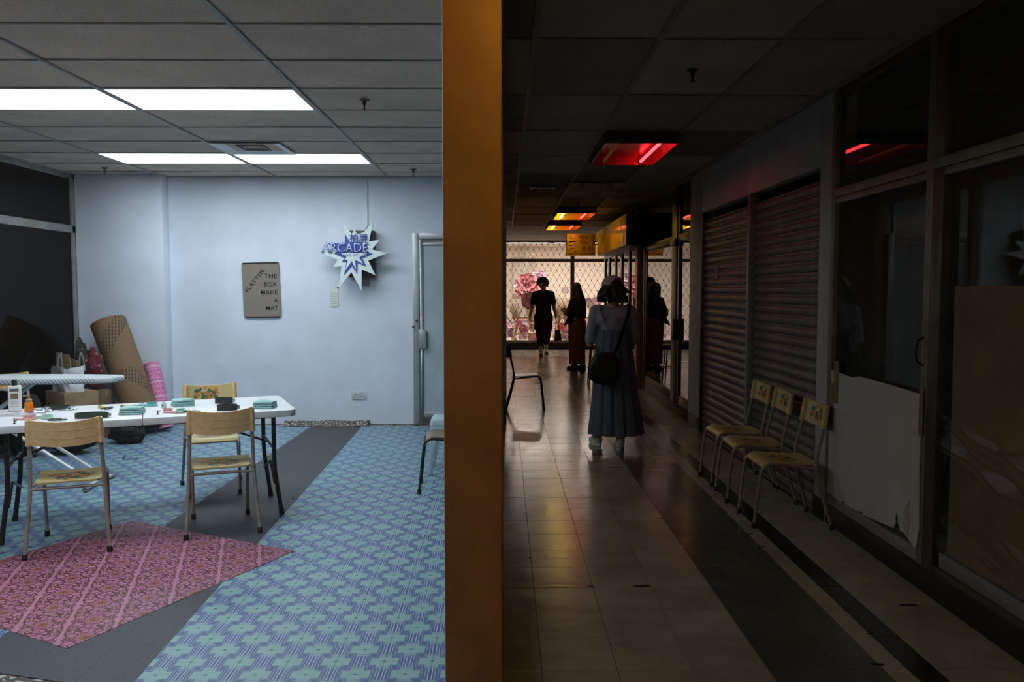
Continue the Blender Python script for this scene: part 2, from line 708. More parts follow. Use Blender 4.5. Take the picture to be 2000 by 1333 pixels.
WHITE_WALL = simple('white_painted_wall', (0.68, 0.74, 0.83), 0.75, var=0.05, scale=2.5, bmp=0.25, bscale=45)
BLUE_LINO, PINK_LINO, SCROLL = m_blue_lino(), m_pink_lino(), m_scroll_lino()
GREY_LINO = simple('charcoal_speckled_lino', (0.050, 0.056, 0.068), 0.6, var=0.25, scale=90, bmp=0.15)
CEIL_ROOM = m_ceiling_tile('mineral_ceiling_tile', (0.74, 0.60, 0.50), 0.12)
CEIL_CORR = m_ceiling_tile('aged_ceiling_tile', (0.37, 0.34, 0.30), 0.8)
ALU = simple('aluminium_frame', (0.42, 0.43, 0.44), 0.42, 0.6, 0.08, 8)
ALU_DK = simple('brown_anodised_frame', (0.10, 0.085, 0.07), 0.45, 0.5, 0.15, 8)
ALU_GREY = simple('dull_grey_aluminium', (0.30, 0.295, 0.28), 0.5, 0.4, 0.12, 7)
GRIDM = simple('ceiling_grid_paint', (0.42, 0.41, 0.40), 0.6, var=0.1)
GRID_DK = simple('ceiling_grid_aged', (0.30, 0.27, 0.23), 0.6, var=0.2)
BLACK = simple('black_plastic', (0.012, 0.012, 0.013), 0.5, var=0.2)
BLACK_SKIRT = simple('black_skirting', (0.010, 0.010, 0.011), 0.45, var=0.3)
BLACK_STEEL = simple('black_steel', (0.02, 0.02, 0.022), 0.4, 0.3, 0.2)
YELLOW_PAINT = simple('ochre_painted_post', (0.55, 0.26, 0.10), 0.5, var=0.16, scale=5, bmp=0.1)
PAINT_GREY = simple('pale_grey_paint', (0.46, 0.47, 0.49), 0.6, var=0.08, scale=5, bmp=0.1)
SHUT = simple('shutter_steel', (0.20, 0.185, 0.185), 0.5, 0.35, 0.22, 6)
VINYL = m_vinyl('beige_vinyl_tile', (0.36, 0.31, 0.245))
VINYL_DK = m_vinyl('dark_brown_vinyl_tile', (0.085, 0.075, 0.068))
VINYL_SL = m_vinyl('slate_blue_vinyl_tile', (0.075, 0.082, 0.095))
VINYL_BK = m_vinyl('black_vinyl_strip', (0.012, 0.012, 0.013), rnd=0.05)
VINYL_GN = m_vinyl('grey_green_vinyl_tile', (0.33, 0.36, 0.29))
VINYL_FAR = m_vinyl('beige_vinyl_floor', (0.36, 0.31, 0.245), far=True)
SUBFLOOR = simple('dark_subfloor', (0.03, 0.027, 0.025), 0.8)
GL_CLEAR = glass('clear_glass', base=0.035)
GL_DARK = glass('smoked_glass', (0.20, 0.205, 0.23), 0.032)
GL_PART = glass('dark_partition_glass', (0.14, 0.145, 0.165), 0.014, pw=6.0)
GL_DIRTY = glass('dusty_glass', (0.55, 0.55, 0.52), 0.05, smudge=0.10)
GL_TINT = glass('tinted_partition_glass', (TINT, TINT * 0.96, TINT * 0.92), 0.04)
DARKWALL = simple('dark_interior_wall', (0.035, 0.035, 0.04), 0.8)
CARD = simple('brown_cardboard', (0.26, 0.17, 0.095), 0.8, var=0.12, scale=6, bmp=0.1)
CREAMWALL = simple('cream_shop_wall', (0.78, 0.70, 0.62), 0.7, var=0.05)
WOOD = simple('pale_wood', (0.62, 0.42, 0.24), 0.5, var=0.2, scale=9)

# ------------------------------------------------------------------ setting: left room
RZ = 2.757                      # ceiling height
RL, RB, RF = -4.645, 9.10, 2.12  # left wall, back wall, shop front of the room
CW = 2.085                      # right wall of the corridor
END = 20.72                     # far shop front

room_floor = struct('floor', 'room floor covered with printed linoleum', 'floor')
MB().box(RL, -0.13, RF, RB, -0.06, -0.004).build('screed', SCROLL, room_floor, smooth=False)

wb = struct('wall_back', 'white painted back wall of the bright room', 'wall')
B(RL, -0.13, RB, RB + 0.12, 0, RZ + 0.12).build('wall_panel', WHITE_WALL, wb, smooth=False)
B(RL, -3.705, 8.92, RB, 0, RZ + 0.05).build('column', WHITE_WALL, wb, bevel=0.004)

# left glazed partition of the room
wl = struct('wall_left', 'dark glazed partition on the left of the bright room', 'wall')
B(RL - 0.05, RL, RF, 8.92, 2.12, 2.20).build('rail', ALU_GREY, wl, bevel=0.004)
B(RL - 0.05, RL, 8.86, 8.92, 0, RZ).build('post', ALU_GREY, wl, bevel=0.004)
B(RL - 0.05, RL, 5.6, 5.66, 0, RZ).build('post', ALU_GREY, wl, bevel=0.004)
B(RL - 0.05, RL, RF, 2.18, 0, RZ).build('post', ALU_GREY, wl, bevel=0.004)
B(RL - 0.05, RL, RF, 8.92, 0, 0.10).build('rail', ALU_GREY, wl, bevel=0.004)
B(RL - 0.05, RL, RF, 8.92, RZ - 0.06, RZ + 0.02).build('rail', ALU_GREY, wl, bevel=0.004)
for y0, y1 in ((2.18, 5.6), (5.66, 8.86)):
    for z0, z1 in ((0.10, 2.12), (2.20, RZ - 0.06)):
        B(RL - 0.03, RL - 0.022, y0, y1, z0, z1).build('pane', GL_PART, wl, smooth=False)
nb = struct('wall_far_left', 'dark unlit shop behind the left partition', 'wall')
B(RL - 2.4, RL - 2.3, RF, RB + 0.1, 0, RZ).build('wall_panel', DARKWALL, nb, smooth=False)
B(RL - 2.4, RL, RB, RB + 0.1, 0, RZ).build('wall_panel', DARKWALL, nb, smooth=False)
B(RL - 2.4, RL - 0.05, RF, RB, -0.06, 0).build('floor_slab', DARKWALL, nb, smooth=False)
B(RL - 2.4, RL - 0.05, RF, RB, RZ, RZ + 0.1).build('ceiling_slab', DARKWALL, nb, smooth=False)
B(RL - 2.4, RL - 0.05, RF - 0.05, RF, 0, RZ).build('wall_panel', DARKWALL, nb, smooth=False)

# ceiling of the room: tiles in a grid
def make_ceiling(name, label, xs, ys, z, tmat, gmat, skip=(), runner=0.026, sag=0.0):
    c = struct(name, label, 'ceiling')
    cache = {}
    for i in range(len(xs) - 1):
        for j in range(len(ys) - 1):
            if (i, j) in skip:
                continue
            w, d = xs[i + 1] - xs[i], ys[j + 1] - ys[j]
            k = (round(w, 3), round(d, 3))
            if k not in cache:
                mb = MB()
                a, b = w / 2 - 0.004, d / 2 - 0.004
                mb.grid(4, 4, lambda u, v, a=a, b=b: ((u * 2 - 1) * a, (1 - v * 2) * b, -sag * (1 - (2 * u - 1) ** 2) * (1 - (2 * v - 1) ** 2)),
                        thick=lambda u, v, a=a, b=b: ((u * 2 - 1) * a, (1 - v * 2) * b, 0.015))
                cache[k] = mb.mesh('tile', tmat)
            o = link('tile', cache[k], c)
            o.location = ((xs[i] + xs[i + 1]) / 2, (ys[j] + ys[j + 1]) / 2, z + 0.004)
            o.rotation_euler = (random.uniform(-.004, .004), random.uniform(-.004, .004), 0)
    for x in xs:
        B(x - runner / 2, x + runner / 2, ys[0], ys[-1], z - 0.007, z + 0.002).build('grid_bar', gmat, c, smooth=False)
    for y in ys:
        B(xs[0], xs[-1], y - 0.007, y + 0.007, z - 0.005, z + 0.001).build('grid_bar', gmat, c, smooth=False)
    B(xs[0], xs[-1], ys[0], ys[-1], z + 0.05, z + 0.15).build('slab', SUBFLOOR, c, smooth=False)
    return c


rx = [RL, -3.745, -2.52, -1.295, -0.13]
ry = [RF, 2.73, 3.335, 3.94, 4.55, 5.165, 5.775, 6.375, 6.975, 7.565, 8.165, 8.74, RB]
lights = [(1, 5), (2, 5), (1, 9), (2, 9), (1, 1), (2, 1)]
make_ceiling('ceiling', 'grey mineral tile ceiling of the bright room', rx, ry, RZ, CEIL_ROOM, GRIDM, skip=set(lights), sag=0.004)
LIGHT_EM = emitter('fluorescent_diffuser', (0.86, 0.94, 1.0), PANEL_L)
WHITE_MET = simple('white_enamel_metal', (0.62, 0.63, 0.64), 0.45, var=0.06)
lab = ['far left half of the nearer glowing ceiling panel pair', 'right half of the nearer glowing ceiling panel pair',
       'left half of the farther glowing ceiling panel pair', 'right half of the farther glowing ceiling panel pair',
       'left glowing ceiling panel just inside the shop window', 'right glowing ceiling panel just inside the shop window']
for k, (i, j) in enumerate(lights):
    x0, x1, y0, y1 = rx[i] + 0.015, rx[i + 1] - 0.015, ry[j] + 0.012, ry[j + 1] - 0.012
    cx, cy = (x0 + x1) / 2, (y0 + y1) / 2
    t = thing('ceiling_light', lab[k], 'ceiling light', (cx, cy, RZ), group='recessed fluorescent panels')
    a, b = (x1 - x0) / 2, (y1 - y0) / 2
    f = MB()
    for q in ((-a, a, -b, -b + 0.012), (-a, a, b - 0.012, b), (-a, -a + 0.012, -b + .012, b - .012), (a - 0.012, a, -b + .012, b - .012)):
        f.box(*q, -0.006, 0.05)
    f.build('frame', WHITE_MET, t, smooth=False)
    B(-a + 0.012, a - 0.012, -b + 0.012, b - 0.012, 0.002, 0.01).build('diffuser', LIGHT_EM, t, smooth=False)
    B(-a, a, -b, b, 0.05, 0.06).build('housing', WHITE_MET, t, smooth=False)

# air diffuser in the room ceiling
def diffuser(label, x0, x1, y0, y1, z, mat, grp):
    cx, cy = (x0 + x1) / 2, (y0 + y1) / 2
    t = thing('air_vent', label, 'vent', (cx, cy, z), group=grp)
    a, b = (x1 - x0) / 2, (y1 - y0) / 2
    m = MB()
    for k, s in enumerate((1.0, 0.72, 0.44)):
        s2 = s - 0.46
        z0, z1 = -0.008, 0.0
        m.add([(-a * s, -b * s, z0), (a * s, -b * s, z0), (a * s, b * s, z0), (-a * s, b * s, z0),
               (-a * s2, -b * s2, z1 + .02), (a * s2, -b * s2, z1 + .02), (a * s2, b * s2, z1 + .02), (-a * s2, b * s2, z1 + .02)],
              [(0, 4, 5, 1), (1, 5, 6, 2), (2, 6, 7, 3), (3, 7, 4, 0)]) if k == 0 else None
    m.build('flange', mat, t, smooth=False)
    B(-a * .56, a * .56, -b * .56, b * .56, 0.022, 0.028).build('duct', BLACK, t, smooth=False)
    for k, s in enumerate((0.40, 0.26)):
        f = MB()
        w = 0.02
        for q in ((-a * s, a * s, -b * s, -b * s + w), (-a * s, a * s, b * s - w, b * s), (-a * s, -a * s + w, -b * s + w, b * s - w), (a * s - w, a * s, -b * s + w, b * s - w)):
            f.box(*q, -0.002 + k * .004, 0.012 + k * .004)
        f.build('louvre', ALU_DK, t, smooth=False)
    return t


diffuser('white square air diffuser beside the farther glowing panel', -2.505, -1.90, 6.985, 7.555, RZ - 0.008, simple('white_vent_enamel', (0.85, 0.86, 0.86), 0.5, var=0.03), 'air diffusers in the ceilings')


def sprinkler(label, x, y, z, mat):
    t = thing('sprinkler', label, 'sprinkler', (x, y, z), group='ceiling sprinklers')
    MB().lathe([(0.0, -0.004), (0.030, -0.004), (0.033, 0.004), (0.0, 0.006)], 14, cap=False).build('flange', mat, t)
    MB().lathe([(0.013, -0.002), (0.013, -0.030), (0.006, -0.034), (0.005, -0.062)], 10).build('body', mat, t)
    MB().lathe([(0.0, -0.060), (0.016, -0.061), (0.016, -0.064), (0.0, -0.066)], 12, cap=False).build('deflector', mat, t)
    return t


SPK = simple('dull_brass', (0.13, 0.11, 0.09), 0.5, 0.6)
for l, x, y in (('sprinkler in the room ceiling right of the nearer glowing panels', -0.92, 5.45), ('sprinkler at the back left corner of the room ceiling', -4.08, 8.45), ('sprinkler at the back right of the room ceiling above the door', -0.94, 8.52)):
    sprinkler(l, x, y, RZ - 0.006, SPK)
for l, x, y in (('sprinkler in the corridor ceiling nearest the viewer', 1.07, 4.70), ('sprinkler just beyond the red ceiling lamp', 1.02, 8.0), ('distant sprinkler before the middle coloured ceiling lamp', 1.05, 11.6)):
    sprinkler(l, x, y, RZ - 0.006, BLACK)

# linoleum sheets
def sheet(name, label, poly, mat, z0, z1, parent=None, cat='lino sheet'):
    o = MB().prism(poly, lambda u, v, h: (u, v, h), z0, z1).build(name, mat, parent, smooth=False)
    return tag(o, label, cat)


sheet('lino_sheet', 'blue patterned linoleum sheet on the right half of the room floor', [(-1.43, 3.0), (-1.40, RF + .03), (-0.16, RF + .03), (-0.16, 8.98), (-1.575, 8.95)], BLUE_LINO, -0.0035, -0.0016)
sheet('lino_sheet', 'blue patterned linoleum sheet under the folding table on the left', [(RL + .02, RF + .6), (-2.185, 3.2), (-2.150, 8.97), (-2.4, 9.0), (-2.4, 9.06), (-3.7, 9.06), (-3.7, 8.9), (RL + .02, 8.9)], BLUE_LINO, -0.0035, -0.0016)
sheet('lino_runner', 'charcoal linoleum runner between the two blue sheets', [(-1.98, 3.13), (-1.42, 2.98), (-1.425, 3.05), (-1.572, 8.90), (-2.135, 8.95), (-2.18, 3.19)], GREY_LINO, -0.0014, -0.0006, cat='floor runner')
sheet('lino_rug', 'pink and maroon patterned linoleum square laid askew over the runner', [(-1.211, 4.622), (-2.429, 5.251), (-3.052, 3.975), (-1.836, 3.345)], PINK_LINO, -0.0005, 0.0015, cat='rug')
def curl(u, v, o=0.0):
    y = 8.92 + 0.155 * v + 0.02 * u
    return (-2.46 + 0.95 * u, min(y, RB - 0.01), 0.0008 + 0.040 * v ** 2.2 + 0.004 * math.sin(14 * u) * v + o)
o = MB().grid(24, 8, lambda u, v: curl(u, v, 0.002), thick=lambda u, v: curl(u, v)).build('lino_offcut', SCROLL)
tag(o, 'black and cream scrolled linoleum strip curling up the foot of the back wall', 'lino strip')

# back-wall door
d = struct('door_1', 'aluminium framed frosted glass door at the right of the back wall', 'door')
D0 = RB - 0.045
for q in ((-1.015, -0.945, 0.0, 2.135), (-0.13, -0.06, 0.0, 2.135)):
    B(q[0], q[1], D0, RB, q[2], q[3]).build('frame_post', ALU, d, bevel=0.003)
B(-0.945, -0.13, D0, RB, 2.07, 2.135).build('frame_head', ALU, d, bevel=0.003)
leaf = B(-0.94, -0.905, D0 + 0.01, RB, 0.02, 2.065)
leaf.box(-0.905, -0.15, D0 + 0.01, RB, 0.02, 0.135)
leaf.box(-0.905, -0.15, D0 + 0.01, RB, 2.0, 2.065)
leaf.build('door_leaf', ALU, d, bevel=0.002)
FROST = simple('frosted_glass', (0.42, 0.50, 0.53), 0.35, var=0.10, scale=3)
B(-0.905, -0.15, RB - 0.02, RB - 0.008, 0.135, 2.0).build('pane', FROST, d, smooth=False)
B(-0.952, -0.865, D0 - 0.025, D0 + 0.012, 0.86, 1.07).build('lock_box', ALU, d, bevel=0.008)
MB().lathe([(0.014, 0), (0.014, 0.02)], 12, (-0.975, D0, 1.165), mat=Matrix.Rotation(PI / 2, 3, 'X')).build('lock_cylinder', ALU_DK, d)
MB().lathe([(0.010, 0), (0.012, 0.03)], 10, (-1.012, D0, 1.10), mat=Matrix.Rotation(PI / 2, 3, 'X')).build('stop', ALU_DK, d)

# shop front glass that the room is seen through, and the post
pil = struct('trim_1', 'ochre painted post between the bright room and the dark corridor', 'post')
B(-0.150, -0.006, 2.0, 2.15, 0, RZ + 0.01).build('post', YELLOW_PAINT, pil, bevel=0.006)
wf = struct('window_1', 'large shop window the bright room is seen through', 'window')
B(RL, -0.15, 2.06, 2.066, 0.10, RZ - 0.06).build('pane', GL_CLEAR, wf, smooth=False)
B(RL, -0.15, 2.03, 2.10, 0.0, 0.10).build('sill_rail', ALU_GREY, wf, bevel=0.004)
B(RL, -0.15, 2.03, 2.10, RZ - 0.06, RZ).build('head_rail', ALU_GREY, wf, bevel=0.004)
B(RL - .05, RL, 2.03, 2.12, 0.0, RZ).build('post', ALU_GREY, wf, bevel=0.004)

# glazed side wall between room and corridor
ws = struct('wall_side', 'tinted glazed side wall between the room and the corridor', 'wall')
B(-0.13, -0.012, 2.15, RB + 0.12, 0, 0.22).build('plinth', BLACK_SKIRT, ws, smooth=False)
B(-0.13, -0.012, 2.15, RB + 0.12, RZ - 0.30, RZ + 0.12).build('bulkhead', PAINT_GREY, ws, smooth=False)
ys_ = [2.15, 3.9, 5.65, 7.4, 9.12]
for k, y in enumerate(ys_):
    B(-0.11, -0.012 if k < 4 else 0.024, y, y + 0.07, 0.22 if k < 4 else 0, RZ - 0.30).build('post', ALU_GREY, ws, bevel=0.003)
for a, b in zip(ys_[:-1], ys_[1:]):
    B(-0.07, -0.062, a + 0.07, b, 0.22, RZ - 0.30).build('pane', GL_TINT, ws, smooth=False)

# ------------------------------------------------------------------ setting: corridor
fl = struct('floor', 'worn vinyl tile floor of the corridor', 'floor')
MB().box(-0.13, CW + 0.12, 2.0, 9.1192, -0.06, -0.006).build('screed', SUBFLOOR, fl, smooth=False)
MB().box(RL - 2.4, CW + 0.12, -7, 2.0, -0.06, 0.0).build('vinyl_floor', VINYL_FAR, fl, smooth=False)
MB().box(-6.5, 9.0, 9.1192, END + 2.6, -0.06, 0.0).build('vinyl_floor', VINYL_FAR, fl, smooth=False)
T = 0.2995
cols = [(-0.012, 0.148, VINYL), (0.148, 0.4475, VINYL), (0.4475, 0.747, VINYL), (0.747, 1.046, VINYL), (1.046, 1.345, VINYL_SL), (1.345, 1.505, VINYL_DK), (1.505, 1.600, VINYL), (1.600, 1.715, VINYL_BK), (1.715, CW, VINYL)]
tcache = {}
k = 0
yrow = 3.13 - T * 3
while yrow < 9.10:
    y1 = min(yrow + T, 9.1192)
    for ci, (x0, x1, mt) in enumerate(cols):
        mm = mt
        r = random.random()
        if ci == 4:
            mm = VINYL_DK if r < 0.55 else VINYL_SL
        if ci == 3 and 7.22 < yrow < 7.45:
            mm = VINYL_DK
        if ci == 3 and 7.45 < yrow < 7.8:
            mm = VINYL_GN
        if ci == 5 and 6.9 < yrow < 7.3:
            mm = VINYL
        key = (ci, round(y1 - yrow, 3), mm.name)
        if key not in tcache:
            a, b = (x1 - x0) / 2 - 0.0009, (y1 - yrow) / 2 - 0.0009
            mb = MB()
            e = 0.0012
            mb.add([(-a, -b, -0.004), (a, -b, -0.004), (a, b, -0.004), (-a, b, -0.004), (-a, -b, -e), (a, -b, -e), (a, b, -e), (-a, b, -e),
                    (-a + e, -b + e, 0), (a - e, -b + e, 0), (a - e, b - e, 0), (-a + e, b - e, 0)],
                   [(0, 3, 2, 1), (0, 1, 5, 4), (1, 2, 6, 5), (2, 3, 7, 6), (3, 0, 4, 7), (4, 5, 9, 8), (5, 6, 10, 9), (6, 7, 11, 10), (7, 4, 8, 11), (8, 9, 10, 11)])
            tcache[key] = mb.mesh('floor_tile', mm, smooth=False)
        o = link('floor_tile', tcache[key], fl)
        o.location = ((x0 + x1) / 2, (yrow + y1) / 2, random.uniform(-0.0006, 0.0004))
        o.rotation_euler = (random.uniform(-.002, .002), random.uniform(-.002, .002), 0)
    yrow += T
# chipped tile corners: dark patches of missing vinyl
CHIP = simple('exposed_screed', (0.012, 0.011, 0.010), 0.9)
chips = MB()
for x, y, s in ((1253, 1145, 0.10), (1154, 1146, .04), (1208, 1018, .05), (1250, 1106, .02), (1033, 1090, .03), (1075, 901, .06), (1110, 901, .08), (1200, 913, .12), (1290, 1013, .06), (1465, 1043, .04), (1490, 1068, .05), (1700, 1239, .05), (1712, 1298, .07), (1775, 1182, .10), (1410, 1123, .03), (1372, 1130, .02), (1292, 980, .04)):
    p = on_z(x, y, 0.0008)
    poly = []
    for q in range(7):
        a = 2 * PI * q / 7
        poly.append((p.x + math.cos(a) * s * random.uniform(.35, .6), p.y + math.sin(a) * s * random.uniform(.08, .22)))
    chips.prism(poly, lambda u, v, h: (u, v, h), 0.0004, 0.0012)
tag(chips.build('chip', CHIP, fl, smooth=False), kind='stuff')

# corridor ceiling
cx_ = [-0.012, 0.153, 0.778, 1.404, 2.03, CW]
cy_ = [4.15 + 1.17 * k for k in range(-6, 11)]
skipc = {(2, k + 6) for k in (2, 7, 9)} | {(1, 3)}
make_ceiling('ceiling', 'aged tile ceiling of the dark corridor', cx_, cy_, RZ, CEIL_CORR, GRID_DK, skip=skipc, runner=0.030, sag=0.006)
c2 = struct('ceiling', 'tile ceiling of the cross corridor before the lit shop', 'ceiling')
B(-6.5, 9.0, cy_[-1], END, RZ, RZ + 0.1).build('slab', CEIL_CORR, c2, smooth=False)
for x in [0.153 + 0.626 * k for k in range(-8, 12)]:
    B(x - .013, x + .013, cy_[-1], END, RZ - .006, RZ).build('grid_bar', GRID_DK, c2, smooth=False)
for y in (17.03, 18.2, 19.37, 20.54):
    B(-6.5, 9, y - .012, y + .012, RZ - .005, RZ).build('grid_bar', GRID_DK, c2, smooth=False)
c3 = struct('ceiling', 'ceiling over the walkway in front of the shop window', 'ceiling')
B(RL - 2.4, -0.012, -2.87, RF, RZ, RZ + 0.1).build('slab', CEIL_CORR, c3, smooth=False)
diffuser('dark air diffuser beyond the red ceiling lamp', 0.79, 1.39, 9.45, 9.95, RZ - 0.008, GRID_DK, 'air diffusers in the ceilings')
diffuser('small dark air grille left of the corridor ceiling diffuser', 0.32, 0.62, 9.9, 10.2, RZ - 0.008, ALU_DK, 'air diffusers in the ceilings')

# left wall of the corridor past the room
wl2 = struct('wall_left', 'left wall of the corridor beyond the bright room', 'wall')
B(-0.20, -0.03, 9.22, 17.2, 0, RZ).build('wall_panel', simple('grey_brown_plaster', (0.30, 0.26, 0.22), 0.7), wl2, smooth=False)  # plaster in one even grey-brown base colour
we = struct('wall_end', 'dark walls closing the cross corridor', 'wall')
B(-6.6, -6.5, 17.2, END, 0, RZ).build('wall_panel', DARKWALL, we, smooth=False)
B(9.0, 9.1, 17.2, END, 0, RZ).build('wall_panel', DARKWALL, we, smooth=False)
B(-6.5, -0.20, 17.1, 17.2, 0, RZ).build('wall_panel', DARKWALL, we, smooth=False)
B(CW + 2.0, 9.0, 17.1, 17.2, 0, RZ).build('wall_panel', DARKWALL, we, smooth=False)

#SECTION_RIGHT
# ------------------------------------------------------------------ right side of the corridor
def sbox(name, label, box, mat, cat='wall', bevel=0.0):
    o = B(*box).build(name, mat, None, bevel=bevel, smooth=bool(bevel))
    return tag(o, label, cat, kind='structure')


wr = struct('wall_right', 'black plinth under the shop windows of the corridor', 'wall')
B(CW - 0.005, CW + 0.14, -2.87, 5.19, 0, 0.135).build('plinth', BLACK_SKIRT, wr, bevel=0.004)
sbox('baseboard_right', 'black plinth under the dark glass doors', (CW + 0.004, CW + 0.14, 9.105, 12.1, 0, 0.134), BLACK_SKIRT, 'baseboard', 0.004)
sbox('wall_return', 'dark return wall at the corridor corner', (CW + 0.15, CW + 2.0, 17.0, 17.1, 0, RZ), DARKWALL)
for k, (y0, y1) in enumerate(((5.19, 5.375), (8.62, 9.10))):
    pt = struct('trim_%d' % (3 + k), ('pale grey post right of the roller shutters', 'pale grey post left of the roller shutters')[k], 'post')
    B(CW - 0.012, CW + 0.14, y0, y1, 0.0, RZ).build('post', PAINT_GREY, pt, bevel=0.006)
    B(CW - 0.014, CW - 0.012, y0, y1, 0.0, 0.14).build('skirting', BLACK_SKIRT, pt, smooth=False)
pt = struct('trim_5', 'pale grey fascia above the roller shutters', 'fascia')
for a, b in ((5.378, 7.02), (7.025, 8.618)):
    B(CW - 0.006, CW + 0.10, a, b, 2.315, RZ).build('fascia_board', PAINT_GREY, pt, bevel=0.002)
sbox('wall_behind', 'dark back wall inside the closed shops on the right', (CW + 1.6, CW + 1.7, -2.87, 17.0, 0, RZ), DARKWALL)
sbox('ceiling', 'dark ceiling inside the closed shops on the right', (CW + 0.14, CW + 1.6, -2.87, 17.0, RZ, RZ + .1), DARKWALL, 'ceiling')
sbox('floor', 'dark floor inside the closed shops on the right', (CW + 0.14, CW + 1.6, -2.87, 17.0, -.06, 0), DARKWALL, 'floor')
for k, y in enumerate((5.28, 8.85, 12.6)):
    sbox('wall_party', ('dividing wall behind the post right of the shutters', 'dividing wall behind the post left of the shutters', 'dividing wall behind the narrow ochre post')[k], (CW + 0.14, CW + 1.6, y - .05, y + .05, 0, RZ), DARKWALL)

# roller shutters with single slats
def shutter(label, y0, y1):
    t = thing('roller_shutter', label, 'shutter', (CW + 0.035, (y0 + y1) / 2, 0), group='roller shutters')
    h = (y1 - y0) / 2
    pitch = 0.076
    prof = [(0.0, 0.0), (-0.012, 0.010), (-0.019, 0.026), (-0.019, 0.042), (-0.010, 0.058), (-0.002, 0.064), (-0.002, 0.0745), (0.006, 0.0745), (0.006, 0.0)]
    me = MB().prism(prof, lambda u, v, q: (u, q, v), -h, h).mesh('slat', SHUT)
    n = int(2.28 / pitch)
    for k in range(n):
        o = link('slat', me, t)
        o.location = (0, 0, 0.03 + k * pitch)
    B(-0.02, 0.012, -h, h, 0.0, 0.03).build('bottom_bar', SHUT, t, bevel=0.004)
    return t


s1 = shutter('farther grey roller shutter left of the dividing rail', 6.915, 8.56)
s2 = shutter('nearer grey roller shutter behind the three chairs', 5.40, 6.845)
sbox('trim_6', 'grey guide rail between the two roller shutters', (CW - 0.03, CW + 0.05, 6.85, 6.91, 0, 2.31), ALU_GREY, 'rail', 0.004)
sbox('trim_7', 'dark guide rail at the far edge of the shutters', (CW - 0.01, CW + 0.05, 8.565, 8.62, 0, 2.31), ALU_DK, 'rail', 0.004)
sbox('trim_8', 'dark guide rail at the near edge of the shutters', (CW - 0.006, CW + 0.05, 5.376, 5.396, 0, 2.31), ALU_DK, 'rail', 0.003)
p = B(-0.003, 0, -0.05, 0.05, 0, 0.13).build('notice', simple('grey_paper', (0.30, 0.29, 0.28), 0.8))
p.location = (CW + 0.012, 8.05, 1.62)
tag(p, 'small pale notice stuck on the farther roller shutter', 'notice')

# glazed unit with white board (nearer) and papered sliding door (nearest)
w2 = struct('window_2', 'dark shop window with a white board over its lower half', 'window')
ALW = simple('weathered_aluminium', (0.22, 0.21, 0.19), 0.5, 0.35, 0.15, 6)
for y0, y1 in ((5.13, 5.188), (3.955, 4.02)):
    B(CW - 0.012, CW + 0.05, y0, y1, 0.135, RZ).build('stile', ALW, w2, bevel=0.003)
B(CW - 0.014, CW + 0.05, 2.03, 5.13, 2.085, 2.135).build('transom', ALW, w2, bevel=0.003)
B(CW - 0.006, CW + 0.05, 2.03, 5.13, 2.045, 2.082).build('transom', ALW, w2, bevel=0.003)
B(CW - 0.01, CW + 0.05, 2.03, 5.13, RZ - 0.06, RZ).build('head', ALU_DK, w2, bevel=0.003)
B(CW - 0.008, CW + 0.05, 4.02, 5.13, 0.135, 0.20).build('bottom_rail', ALU_GREY, w2, bevel=0.003)
B(CW + 0.018, CW + 0.024, 4.02, 5.13, 2.135, RZ - 0.06).build('pane', GL_DIRTY, w2, smooth=False)
B(CW + 0.018, CW + 0.024, 4.02, 5.13, 0.20, 2.045).build('pane', GL_DIRTY, w2, smooth=False)
B(CW + 0.10, CW + 0.115, 4.02, 5.13, 0.2, 2.06).build('blind', simple('dusty_blind', (0.30, 0.28, 0.22), 0.8), w2, smooth=False)
MB().tube([(CW - 0.012, 4.00, 1.13), (CW - 0.045, 3.995, 1.15), (CW - 0.055, 3.99, 1.20), (CW - 0.045, 3.995, 1.25), (CW - 0.012, 4.00, 1.27)], 0.006, 8).build('pull_handle', BLACK_STEEL, w2)
w3 = struct('window_3', 'sliding shop door papered over with brown sheets', 'window')
B(CW - 0.012, CW + 0.06, 3.86, 3.952, 0.135, 2.085).build('stile', ALU_DK, w3, bevel=0.003)
B(CW - 0.012, CW + 0.06, 3.86, 3.952, 2.135, RZ).build('stile', ALU_DK, w3, bevel=0.003)
B(CW - 0.008, CW + 0.06, 2.03, 3.86, 0.135, 0.165).build('track', ALU_DK, w3, bevel=0.003)
B(CW + 0.012, CW + 0.06, 2.03, 3.84, 0.165, 0.235).build('bottom_rail', ALU_GREY, w3, bevel=0.003)
B(CW + 0.03, CW + 0.036, 2.03, 3.86, 0.235, 2.045).build('pane', GL_DIRTY, w3, smooth=False)
B(CW + 0.018, CW + 0.024, 2.03, 3.86, 2.135, RZ - 0.06).build('pane', GL_DIRTY, w3, smooth=False)
B(CW - 0.01, CW + 0.1, 1.95, 2.03, 0.135, RZ).build('stile', ALU_DK, w3, bevel=0.003)
B(CW + 0.0, CW + 0.12, -2.87, 1.95, 0.135, RZ).build('wall_panel', DARKWALL, w3, smooth=False)
B(CW + 0.10, CW + 0.115, 2.0, 3.95, 0.2, 2.06).build('blind', simple('brown_blind', (0.24, 0.20, 0.15), 0.8), w3, smooth=False)
KRAFT = simple('brown_kraft_paper', (0.20, 0.125, 0.06), 0.7, var=0.15, scale=3, bmp=0.3, bscale=8)


def paper(y0, y1, z0, z1, bow, seed):
    m = MB()
    rnd = random.Random(seed)
    f = lambda u, v: (CW + 0.026 - bow * math.sin(u * PI) * 0.5 - 0.004 * math.sin(7 * u + 3 * v + seed), y0 + (y1 - y0) * u, z0 + (z1 - z0) * v)
    g = lambda u, v: tuple(a + b for a, b in zip(f(u, v), (0.0012, 0, 0)))
    m.grid(14, 14, f, thick=g)
    return m


